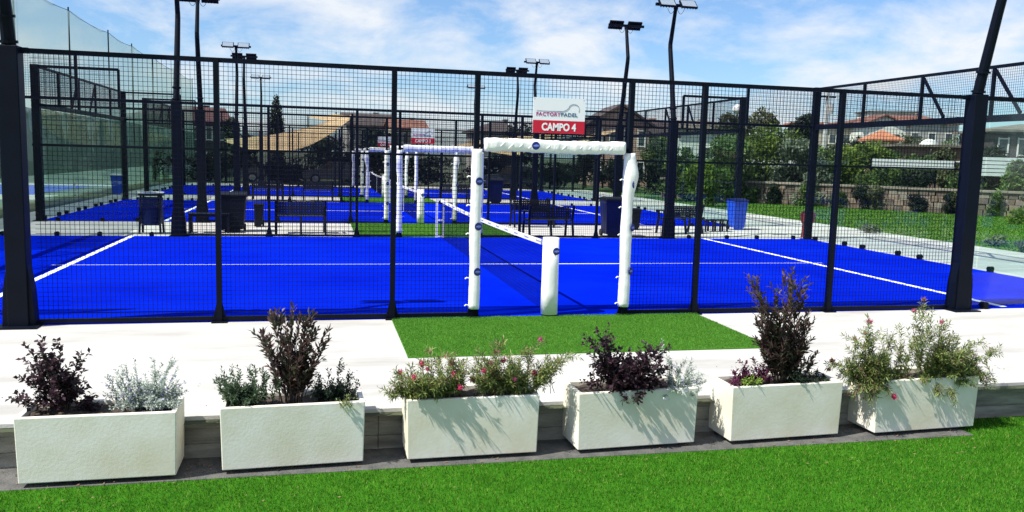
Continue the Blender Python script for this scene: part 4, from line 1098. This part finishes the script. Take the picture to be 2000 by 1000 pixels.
for c in range(4):
    x = random.uniform(0, .3); hh = 0.255
    while x < WL and cnt < 290:
        w = random.uniform(0.26, 0.52)
        o = bpy.data.objects.new('stone', random.choice(sme)); COL.objects.link(o); o.parent = sw
        o.location = (x + w / 2, 0.05 + random.uniform(-.03, .03), 0.01 + hh * (c + .5)); o.scale = (w, 0.18, hh * 1.02)
        x += w + 0.012; cnt += 1
mb = MB(); x = 0
while x < WL:
    w = random.uniform(.9, 1.2); mb = MB(); mb.box((x + w / 2, 0.16, 1.075), (w - .015, 0.56, 0.10)); mb.build('coping', stm[3], sw, bevel=.01); x += w
def wall_pt(t, off=0.0, z=-0.02):
    d = (B - A).normalized(); n = Vector((-d.y, d.x, 0)); q = A + d * (WL * t) - n * off * -1; return Vector((q.x, q.y, z))
ORD = ['', 'second ', 'third ', 'fourth ', 'fifth ', 'sixth ', 'seventh ', 'eighth ', 'ninth ', 'tenth ', 'eleventh ', 'twelfth ', 'thirteenth ', 'fourteenth ', 'fifteenth ', 'sixteenth ', 'seventeenth ', 'eighteenth ', 'nineteenth ', 'twentieth ']
for k in range(19):
    t = 0.03 + 0.95 * k / 18 + random.uniform(-.022, .022)
    h = random.choice((0.85, 1.0, 1.15, 1.25)); w = random.uniform(1.0, 1.9); kd = random.choice(('dark', 'mid', 'olive', 'dark'))
    p = wall_pt(t, -0.28)
    bushy('wall_shrub', f"{dict(dark='dark green', mid='mid green', olive='olive green')[kd]} shrub at the foot of the stone wall, {('leftmost' if k == 0 else ORD[k] + 'from the left')}", 'shrub', p, w, h, kd, 0.09, 1300, group='small shrubs along the foot of the stone wall', d=.5)
p = at(1988, 425, 31.5)
bushy('yellow_bush', 'clipped yellow-green bush on the lawn at the right edge', 'shrub', Vector((p.x, p.y, -0.01)), 1.25, 0.72, 'bright', 0.075, 900)
for (u, v, lab) in ((1682, 455, 'low grey-green grass tuft at the pavement edge, right of the red bin'), (1935, 480, 'low grey-green tuft on the lawn right of the big column'), (1988, 492, 'low grey-green tuft at the right edge of the picture')):
    q = at(u, v, 10); d = (q - CAM); t = -CAM.z / d.z; g = CAM + d * t
    bushy('grass_tuft', lab, 'plant', Vector((g.x + .25, g.y, -0.01)), 1.1, 0.28, 'sage', 0.07, 420, d=.5, group='low tufts along the pavement edge')
# hedge on top of the wall and big shrubs on the bank behind
back = (B - A).normalized(); nb = Vector((-back.y, back.x, 0))
for k in range(12):
    t = 0.02 + k / 11 * .97
    p = wall_pt(t, 0.9) 
    bushy('bank_hedge', f"hedge plant above the stone wall coping, {('leftmost' if k == 0 else ORD[k] + 'from the left')}", 'hedge', p, 2.7, 2.08 + .15 * math.sin(k * 2.1), 'mid' if k % 3 else 'dark', 0.12, 2400, group='hedge plants above the stone wall', d=1.3, nl=16)
for (u, vt, vb, D, wpx, kind, lab) in (
    (1345, 285, 390, 43, 110, 'mid', 'dark bushy shrub behind the end glass of the second court'), (1420, 268, 390, 42, 110, 'mid', 'green shrub behind the blue bin'), (1490, 240, 380, 44, 110, 'bright', 'tall green shrub right of the blue bin, above the wall'), (1548, 262, 380, 43, 90, 'sage', 'grey-green leafy shrub left of the right corner post'),
    (1425, 222, 390, 58, 80, 'olive', 'olive tree under the white street lamp'), (1475, 215, 390, 62, 80, 'olive', 'tall olive tree between street lamp and corner post'), (1560, 222, 380, 64, 70, 'dark', 'dark green tree left of the utility pole'),
    (1640, 272, 370, 42, 110, 'bright', 'bright green shrub right of the utility pole'), (1700, 278, 370, 43, 110, 'bright', 'bright green shrub in front of the orange roof'), (1290, 268, 390, 60, 70, 'mid', 'green shrub right of the brick house'), (1590, 300, 380, 41, 70, 'sage', 'grey-green shrub behind the corner post'),
    (1590, 282, 370, 45, 70, 'mid', 'green shrub directly behind the right corner post'), (1770, 300, 365, 42.5, 70, 'mid', 'green shrub behind the short white slat fence'),
    (1735, 288, 360, 50, 90, 'mid', 'green shrub in front of the long dark shed'), (1800, 300, 360, 49, 90, 'mid', 'green shrub below the satellite dish'), (1935, 280, 360, 50, 90, 'dark', 'dark shrub right of the big column, behind the white slats'), (2010, 285, 360, 49, 90, 'dark', 'dark shrub at the right edge behind the white slats'), (1625, 266, 360, 56, 90, 'mid', 'green shrub mass behind the utility pole'), (1520, 275, 360, 52, 110, 'mid', 'green shrub mass behind the corner post'),
    (1665, 258, 360, 82, 70, 'dark', 'dark tree left of the orange roof'), (1765, 262, 360, 84, 90, 'olive', 'olive tree between the orange roof and the dish'), (1845, 258, 360, 82, 70, 'mid', 'green tree just left of the big right column'),
    (1850, 290, 360, 43, 60, 'olive', 'olive-brown shrub left of the big right column'), (1975, 318, 360, 38, 50, 'mid', 'leafy sapling in front of the white slat fence at the right edge'), (1370, 318, 395, 38, 60, 'bright', 'low bright shrub at the left end of the stone wall')):
    p = gpt(u, D, 0.0); h = ztop(u, vt, D)
    bushy('bank_shrub', lab, 'shrub' if vt > 235 else 'tree', p, wpx * D / 1630 * 1.45, h, kind, 0.15 if D < 50 else 0.2, 3000, trunk=0.0 if vt > 235 else 1.0, group='shrubs on the bank behind the stone wall', d=wpx * D / 1630)

def slat_fence(u0, u1, v0, v1, D, label, n=4):
    a, b = at(u0, v1, D), at(u1, v1, D); zt = at((u0 + u1) / 2, v0, D).z; zb = at((u0 + u1) / 2, v1, D).z
    a.z = b.z = 0
    r = empty('slat_fence', (a.x, a.y, 0), math.atan2(b.y - a.y, b.x - a.x), label, 'fence', 'white slat fences behind the stone wall')
    L = (b - a).length; hs = (zt - zb) / n
    for k in range(n):
        mb = MB(); mb.box((L / 2, 0, zb + hs * (k + .5)), (L, 0.03, hs * .8)); mb.build('slat', M['rail'], r)
    k = 0.0
    while k <= L + .01:
        mb = MB(); mb.box((min(k, L - .03), 0.05, zt / 2), (0.07, 0.07, zt)); mb.build('post', M['steel'], r); k += 1.6
slat_fence(1702, 1862, 311, 331, 41, 'short white slat fence left of the big right column, behind the hedge', 3)
slat_fence(1900, 2080, 308, 346, 40, 'tall white slat fence at the right edge, behind the sapling', 5)
slat_fence(1455, 1590, 312, 330, 46, 'white slat fence half hidden in shrubs left of the corner post', 2)

# ------------------------------------------------------------------ houses
def hm(name, c, var=.12, sc=.8): return mat(name, c, 0.85, var=var, scale=sc)
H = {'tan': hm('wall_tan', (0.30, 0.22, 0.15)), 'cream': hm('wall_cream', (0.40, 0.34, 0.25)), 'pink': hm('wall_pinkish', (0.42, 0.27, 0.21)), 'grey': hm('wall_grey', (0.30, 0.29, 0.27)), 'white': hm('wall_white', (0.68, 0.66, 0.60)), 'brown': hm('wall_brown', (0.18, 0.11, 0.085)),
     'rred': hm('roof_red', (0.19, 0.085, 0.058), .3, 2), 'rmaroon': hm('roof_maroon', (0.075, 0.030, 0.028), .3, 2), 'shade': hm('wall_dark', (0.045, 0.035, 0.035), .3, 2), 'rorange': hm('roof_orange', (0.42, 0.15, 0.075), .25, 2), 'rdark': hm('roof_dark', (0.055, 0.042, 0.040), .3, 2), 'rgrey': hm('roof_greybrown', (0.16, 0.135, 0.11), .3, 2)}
def house(p, w, d, hw, hr, rz, wall, roof, label, kind='gable', storeys=2, nwin=4, chim=True, over=0.45, axis='x'):
    r = empty('house', p, rz, label, 'house')
    mb = MB(); mb.box((0, 0, hw / 2), (w, d, hw))
    if kind == 'gable':
        if axis == 'x': mb.add([(-w / 2, -d / 2, hw), (-w / 2, d / 2, hw), (-w / 2, 0, hw + hr), (w / 2, -d / 2, hw), (w / 2, d / 2, hw), (w / 2, 0, hw + hr)], [(0, 1, 2), (5, 4, 3)])
        else: mb.add([(-w / 2, -d / 2, hw), (w / 2, -d / 2, hw), (0, -d / 2, hw + hr), (-w / 2, d / 2, hw), (w / 2, d / 2, hw), (0, d / 2, hw + hr)], [(0, 1, 2), (5, 4, 3)])
    mb.build('wall', H[wall], r)
    mb = MB(); t = 0.16
    if kind == 'gable':
        if axis == 'x':
            k = hr / (d / 2)
            for s in (-1, 1):
                e = s * (d / 2 + over); ze = hw - over * k + .03
                vs = [(-w / 2 - over, e, ze), (w / 2 + over, e, ze), (w / 2 + over, 0, hw + hr + .03), (-w / 2 - over, 0, hw + hr + .03)]
                vs += [(a, b_, c + t) for a, b_, c in vs]
                mb.add(vs, [(0, 1, 2, 3), (7, 6, 5, 4), (0, 4, 5, 1), (1, 5, 6, 2), (2, 6, 7, 3), (3, 7, 4, 0)])
        else:
            k = hr / (w / 2)
            for s in (-1, 1):
                e = s * (w / 2 + over); ze = hw - over * k + .03
                vs = [(e, -d / 2 - over, ze), (e, d / 2 + over, ze), (0, d / 2 + over, hw + hr + .03), (0, -d / 2 - over, hw + hr + .03)]
                vs += [(a, b_, c + t) for a, b_, c in vs]
                mb.add(vs, [(0, 1, 2, 3), (7, 6, 5, 4), (0, 4, 5, 1), (1, 5, 6, 2), (2, 6, 7, 3), (3, 7, 4, 0)])
    elif kind == 'hip':
        a, b_ = w / 2 + over, d / 2 + over; c = max(0.02, a - b_) if w > d else 0.02; e = max(.02, b_ - a) if d > w else .02
        vs = [(-a, -b_, hw), (a, -b_, hw), (a, b_, hw), (-a, b_, hw), (-a, -b_, hw + t), (a, -b_, hw + t), (a, b_, hw + t), (-a, b_, hw + t), (-c, -e, hw + hr), (c, -e, hw + hr), (c, e, hw + hr), (-c, e, hw + hr)]
        mb.add(vs, [(3, 2, 1, 0), (0, 1, 5, 4), (1, 2, 6, 5), (2, 3, 7, 6), (3, 0, 4, 7), (4, 5, 9, 8), (5, 6, 10, 9), (6, 7, 11, 10), (7, 4, 8, 11), (8, 9, 10, 11)])
    else:
        mb.box((0, 0, hw + t / 2), (w + 2 * over, d + 2 * over, t))
    rf = mb.build('roof', H[roof], r)
    if chim:
        mb = MB(); mb.box((w * .22, d * .1, hw + hr * .8), (0.5, 0.5, 1.0)); mb.box((w * .22, d * .1, hw + hr * .8 + .55), (0.66, 0.66, 0.1)); mb.build('chimney', H[wall], rf)
    sh = hw / storeys
    for s in range(storeys):
        for i in range(nwin):
            x = -w / 2 + w * (i + .5) / nwin; z = sh * (s + .55)
            mb = MB()
            ww, wh = min(0.95, w / nwin * .5), min(1.15, sh * .5)
            for q in (-1, 1):
                mb.box((x + q * ww / 2, -d / 2 - .03, z), (0.09, 0.08, wh + .18)); mb.box((x, -d / 2 - .03, z + q * wh / 2), (ww - .09, 0.08, 0.09))
            f = mb.build('window', H['white'], r)
            mb = MB(); mb.box((x, -d / 2 - .012, z), (ww - .09, 0.02, wh - .09)); mb.build('pane', M['pane'], f)
    return r
def hp(u, D, z=0.0): 
    q = at(u, 400, D); return Vector((q.x, q.y, z))
def fitz(u, v, D): return at(u, v, D).z
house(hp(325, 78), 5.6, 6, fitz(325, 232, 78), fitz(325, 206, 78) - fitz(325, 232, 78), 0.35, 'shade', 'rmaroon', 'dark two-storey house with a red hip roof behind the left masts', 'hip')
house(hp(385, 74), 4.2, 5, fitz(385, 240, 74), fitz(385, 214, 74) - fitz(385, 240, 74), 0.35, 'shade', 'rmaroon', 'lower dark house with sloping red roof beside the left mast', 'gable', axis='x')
house(hp(715, 95), 5.0, 5, fitz(715, 246, 95), fitz(715, 226, 95) - fitz(715, 246, 95), 0.1, 'grey', 'rdark', 'small grey house with a dark roof right of the beige sail', 'gable', axis='x')
house(hp(790, 92), 3.4, 4, fitz(790, 252, 92), fitz(790, 238, 92) - fitz(790, 252, 92), 0.1, 'cream', 'rred', 'small house with a red roof left of the second court sign', 'gable', axis='x')
house(hp(965, 96), 5.6, 5, fitz(965, 262, 96), fitz(965, 238, 96) - fitz(965, 262, 96), 0.1, 'grey', 'rdark', 'grey house with a low dark hip roof left of the nearest sign', 'hip')
house(hp(1190, 66), 4.4, 5.4, fitz(1190, 245, 66), fitz(1190, 212, 66) - fitz(1190, 245, 66), -0.12, 'pink', 'rdark', 'pinkish brick house with a dark gable roof right of the nearest sign', 'gable', axis='y')
house(hp(1250, 68), 3.6, 5, fitz(1250, 266, 68), fitz(1250, 240, 68) - fitz(1250, 266, 68), -0.12, 'pink', 'rdark', 'lower brick wing with dark sloping roof left of the right mast', 'gable', axis='x', storeys=1, nwin=2)
house(hp(1345, 88), 4.0, 4, fitz(1345, 254, 88), fitz(1345, 240, 88) - fitz(1345, 254, 88), -0.2, 'white', 'rgrey', 'small pale house seen through the truss of the second court', 'gable', axis='x', storeys=1, nwin=2)
house(hp(1565, 100), 3.4, 4, fitz(1565, 244, 100), 0.4, -0.3, 'cream', 'rorange', 'small cream house with a flat roof left of the corner post', 'flat', storeys=1, nwin=2, chim=False)
house(hp(1740, 118), 13.5, 7, fitz(1740, 244, 118), fitz(1740, 226, 118) - fitz(1740, 244, 118), -0.3, 'grey', 'rred', 'long house with a wide red tiled roof on the right skyline', 'hip', nwin=6)
house(hp(1700, 108), 5.4, 5, fitz(1700, 247, 108), fitz(1700, 229, 108) - fitz(1700, 247, 108), -0.25, 'white', 'rred', 'gabled white house in front of the long red roof', 'gable', axis='y', storeys=2, nwin=2)
house(hp(1630, 112), 5.4, 5, fitz(1630, 250, 112), fitz(1630, 238, 112) - fitz(1630, 250, 112), -0.25, 'cream', 'rred', 'low red-roofed house right of the utility pole', 'hip', nwin=3, chim=False)
house(hp(1710, 76), 2.0, 2.6, fitz(1710, 276, 76), fitz(1710, 255, 76) - fitz(1710, 276, 76), -0.3, 'pink', 'rorange', 'small building with a steep bright orange roof above the green shrubs', 'hip', storeys=1, nwin=2, chim=False)
house(hp(1800, 64), 4.9, 4, fitz(1800, 288, 64), 0.3, -0.35, 'brown', 'rgrey', 'long dark shed with a flat pale-edged roof left of the big right column', 'flat', storeys=1, nwin=3, chim=False)
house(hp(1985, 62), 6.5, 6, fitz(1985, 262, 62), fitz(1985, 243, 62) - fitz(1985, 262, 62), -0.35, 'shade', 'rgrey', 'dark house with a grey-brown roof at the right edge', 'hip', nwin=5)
house(hp(1720, 160), 9, 7, fitz(1720, 222, 160), 0.5, -0.3, 'white', 'rgrey', 'white flat-roofed building highest on the right skyline', 'flat', storeys=2, nwin=5, chim=False)
# white dish-like tank on the shed
r = empty('satellite_dish', at(1812, 292, 62), -0.4, 'white satellite dish beside the dark shed', 'dish')
mb = MB(); 
mb.loft([(0, -0.02, 0.0), (0, -0.10, 0.0), (0, -0.2, 0.0)], [0.12, 0.55, 0.78], n=20, up=(0, 0, 1)); mb.build('reflector', M['rail'], r, smooth=True)
mb = MB(); mb.bar((0, 0.05, 0), (0, 0.08, -3.2), 0.09); mb.build('mount', M['pole_grey'], r)
mb = MB(); mb.bar((0, -0.15, -0.6), (0, -0.8, 0), 0.04); mb.build('feed_arm', M['pole_grey'], r)

# utility pole and street lamp
pu = hp(1602, 46); zt = fitz(1602, 176, 46)
r = empty('utility_pole', (pu.x, pu.y, -0.02), 0, 'pale concrete utility pole behind the right corner post', 'pole')
mb = MB(); mb.cyl((0, 0, 0), (0, 0, zt), 0.15, 0.09, n=12); mb.build('shaft', M['pole_grey'], r)
mb = MB(); mb.box((0, -0.05, zt - .4), (0.9, 0.08, 0.08)); mb.build('crossarm', M['steel'], r)
mb = MB(); mb.cyl((0.12, -0.2, zt - 1.3), (0.12, -0.2, zt - 0.8), 0.12, n=10); mb.build('transformer', M['pole_grey'], r)
pu = hp(1430, 62); zt = fitz(1430, 214, 62)
r = empty('street_lamp', (pu.x, pu.y, -0.02), 0, 'white globe street lamp by the corner of the second court', 'street lamp')
mb = MB(); mb.cyl((0, 0, 0), (0, 0, zt - .2), 0.06, 0.04, n=10); mb.build('post', M['pole_grey'], r)
mb = MB(); mb.loft([(0, 0, zt - .36), (0, 0, zt - .25), (0, 0, zt), (0, 0, zt + .25), (0, 0, zt + .36)], [0.1, 0.3, 0.4, 0.3, 0.08], n=14); mb.build('globe', M['whitemetal'], r, smooth=True)

# ------------------------------------------------------------------ shade sails
def sail(c0, c1, c2, c3, label, sag=0.5, poles=True):
    cs = [Vector(c) for c in (c0, c1, c2, c3)]
    base = Vector((cs[0].x, cs[0].y, 0))
    r = empty('shade_sail', base, 0, label, 'shade sail', 'beige shade sails')
    N = 16; vs, fs = [], []
    for j in range(N + 1):
        for i in range(N + 1):
            u, v = i / N, j / N
            # edges curve inwards
            uu = u + 0.16 * (0.5 - u) * 4 * v * (1 - v) * 0.7; vv = v + 0.16 * (0.5 - v) * 4 * u * (1 - u) * 0.7
            p = cs[0] * (1 - uu) * (1 - vv) + cs[1] * uu * (1 - vv) + cs[2] * uu * vv + cs[3] * (1 - uu) * vv
            p = p + Vector((0, 0, -sag * 16 * u * (1 - u) * v * (1 - v) * .5))
            vs.append(p - base)
    fs = [(j * (N + 1) + i, j * (N + 1) + i + 1, (j + 1) * (N + 1) + i + 1, (j + 1) * (N + 1) + i) for j in range(N) for i in range(N)]
    mb = MB(); mb.add(vs, fs); o = mb.build('cloth', M['sail'], r, smooth=True)
    s = o.modifiers.new('thickness', 'SOLIDIFY'); s.thickness = 0.012
    for c in cs:
        mb = MB(); q = c - base; mb.bar((q.x + .06, q.y + .06, -base.z), (q.x + .06, q.y + .06, q.z + .12), 0.11); mb.build('mast', M['steel'], r)
def sweep_sail(low, high, label):
    base = low[0].copy(); base.z = 0
    r = empty('shade_sail', base, 0, label, 'shade sail', 'beige shade sails')
    def smooth(pts, n=24):
        out = []
        for k in range(n + 1):
            t = k / n * (len(pts) - 1); i = min(int(t), len(pts) - 2); f = t - i
            p0, p1, p2, p3 = pts[max(i - 1, 0)], pts[i], pts[i + 1], pts[min(i + 2, len(pts) - 1)]
            out.append(0.5 * ((2 * p1) + (p2 - p0) * f + (2 * p0 - 5 * p1 + 4 * p2 - p3) * f * f + (3 * p1 - p0 - 3 * p2 + p3) * f ** 3))
        return out
    a, b = smooth(low), smooth(high); vs = []; NJ = 8
    for p, q in zip(a, b):
        for k in range(NJ + 1):
            t = k / NJ; vs.append(p * (1 - t) + q * t - base - Vector((0, 0, 0.10 * math.sin(math.pi * t))))
    mb = MB(); mb.add(vs, [(i * (NJ + 1) + k, i * (NJ + 1) + k + 1, (i + 1) * (NJ + 1) + k + 1, (i + 1) * (NJ + 1) + k) for i in range(len(a) - 1) for k in range(NJ)])
    o = mb.build('cloth', M['sail'], r, smooth=True); o.modifiers.new('thickness', 'SOLIDIFY').thickness = 0.012
    for c in (low[0], low[-1], high[-1]):
        mb = MB(); q = c - base; mb.bar((q.x + .07, q.y + .07, -0.03), (q.x + .07, q.y + .07, q.z + .12), 0.11); mb.build('mast', M['steel'], r)
sweep_sail([at(438, 276, 50), at(480, 290, 49), at(520, 296, 48), at(562, 295, 48), at(602, 285, 48.5), at(645, 262, 49), at(686, 232, 50)],
           [at(438, 272, 52), at(480, 269, 54), at(520, 265, 56), at(562, 258, 57), at(602, 249, 57), at(645, 236, 56), at(686, 225, 54)], 'large beige shade sail dipping low on the left, behind the farthest court')
sail(at(600, 228, 66), at(640, 238, 60), at(686, 226, 56), at(655, 222, 68), 'small upper beige sail behind the high corner of the large one', 0.1)
sail(at(862, 288, 54), at(1010, 306, 50), at(1142, 250, 53), at(930, 274, 62), 'beige shade sail hanging behind the nearest gate beam', 0.25)
sail(at(1075, 282, 53), at(1120, 286, 50), at(1222, 250, 52), at(1180, 256, 58), 'beige shade sail with its edge rising right behind the gate beam', 0.15)

# ------------------------------------------------------------------ parked cars, tent, distant hills
def car(p, rz, paint, label):
    r = empty('parked_car', p, rz, label, 'car', 'cars parked behind the farthest court')
    bm_ = mat('car_paint', paint, 0.25, spec=0.6)
    prof = [(-2.05, 0.30), (-2.1, 0.55), (-2.0, 0.80), (-1.2, 0.92), (1.55, 0.94), (2.05, 0.86), (2.1, 0.5), (2.02, 0.30)]
    mb = MB(); mb.prism(prof, (0, 0, 0), (1, 0, 0), (0, 0, 1), (0, 1, 0), 1.72); mb.build('body', bm_, r, bevel=0.05)
    cab = [(-1.15, 0.92), (-0.45, 1.40), (1.0, 1.43), (1.75, 0.94)]
    mb = MB(); n = 4
    vs = [(a, -0.84 + (0.16 if b_ > 1 else 0), b_) for a, b_ in cab] + [(a, 0.84 - (0.16 if b_ > 1 else 0), b_) for a, b_ in cab]
    mb.add(vs, [(0, 1, 5, 4), (1, 2, 6, 5), (2, 3, 7, 6), (3, 2, 1, 0), (4, 5, 6, 7)]); c = mb.build('cabin', bm_, r, bevel=0.03)
    for s in (-1, 1):
        for (a, b_) in (((-0.95, 0.97), (-0.42, 1.33), (0.22, 1.35), (0.22, 0.97)), ((0.30, 0.97), (0.30, 1.35), (0.95, 1.36), (1.5, 0.97)))[:2] if False else ():
            pass
        for q in (((-0.92, 0.97), (-0.42, 1.33), (0.22, 1.35), (0.22, 0.97)), ((0.30, 0.97), (0.30, 1.35), (0.95, 1.36), (1.45, 0.97))):
            vs = [(a, s * (0.85 - (b_ - .92) * .335), b_) for a, b_ in q]; mb = MB(); mb.add(vs + [(a, b_ + s * .012, c_) for a, b_, c_ in vs], [(0, 1, 2, 3), (7, 6, 5, 4), (0, 4, 5, 1), (1, 5, 6, 2), (2, 6, 7, 3), (3, 7, 4, 0)]); mb.build('window', M['pane'], r)
        for x in (-1.3, 1.32):
            mb = MB(); mb.cyl((x, s * 0.66, 0.31), (x, s * 0.88, 0.31), 0.31, n=20); w = mb.build('wheel', M['rubber'], r)
            mb = MB(); mb.cyl((x, s * 0.87, 0.31), (x, s * 0.895, 0.31), 0.2, n=16); mb.build('rim', M['chrome'], w)
        mb = MB(); mb.box((-2.06, s * 0.62, 0.66), (0.08, 0.3, 0.13)); mb.build('headlight', M['lens'], r)
        mb = MB(); mb.box((2.08, s * 0.62, 0.70), (0.05, 0.28, 0.14)); mb.build('tail_light', M['binred'], r)
    mb = MB(); mb.add([(-1.10, -.66, .97), (-1.10, .66, .97), (-.50, .60, 1.36), (-.50, -.60, 1.36)], [(0, 1, 2, 3)]); mb.v = [(a - .03, b_, c + .02) for a, b_, c in mb.v]; o = mb.build('windscreen', M['pane'], r); o.modifiers.new('thickness', 'SOLIDIFY').thickness = .01
for (u, D, rz, c, lab) in ((450, 53, 0.1, (0.16, 0.17, 0.19), 'grey car parked behind the left masts'), (655, 54, 0.05, (0.12, 0.125, 0.13), 'dark grey car parked in the shade below the beige sail'), (340, 54, 0.2, (0.40, 0.42, 0.42), 'pale car parked behind the far left mast'), (1000, 54, -0.1, (0.02, 0.025, 0.03), 'black car parked behind the gate opening')):
    car(gpt(u, D, -0.03), rz, c, lab)
mb = MB()
p = at(-60, 400, 44); 
r = empty('marquee_tent', (p.x, p.y, -0.03), 0.3, 'pale grey marquee hall at the left edge beyond the ball net', 'tent')
mb = MB(); mb.prism([(-3.6, 0), (-3.6, 3.0), (0, 4.6), (3.6, 3.0), (3.6, 0)], (0, 4, 0), (1, 0, 0), (0, 0, 1), (0, 1, 0), 9.0); mb.build('canopy', mat('tent_cloth', (0.55, 0.58, 0.57), 0.7, var=.05), r)
mb = MB(); mb.box((0, -0.53, 0.55), (7.26, 0.04, 1.1)); mb.build('skirt', M['binblack'], r)
for x in (-3.55, -1.2, 1.2, 3.55):
    mb = MB(); mb.box((x, -0.56, 1.5), (0.08, 0.08, 3.0)); mb.build('frame', M['whitemetal'], r)
hill_m = mat('hazy_hill_woods', (0.10, 0.13, 0.15), 0.95, col2=(0.14, 0.17, 0.19), scale=0.004)  # distance haze is mixed into the grey-blue woodland colour
mb = MB(); vs, fs = [], []; N = 80
for i in range(N + 1):
    a = rad(-70 + 140 * i / N); R = 2600
    hgt = 48 + 26 * math.sin(i * .23) + 14 * math.sin(i * .61 + 1) + 6 * math.sin(i * 1.7)
    for rr, zz in ((R, -2), (R * 1.12, hgt), (R * 1.3, -2)):
        vs.append((rr * math.sin(a), rr * math.cos(a), zz))
for i in range(N):
    for q in range(2): fs.append((i * 3 + q, i * 3 + 3 + q, i * 3 + 4 + q, i * 3 + 1 + q))
mb.add(vs, fs); tag(mb.build('hills', hill_m, smooth=True), 'low distant hills on the horizon, haze painted into their grey-blue', None, None, 'structure')
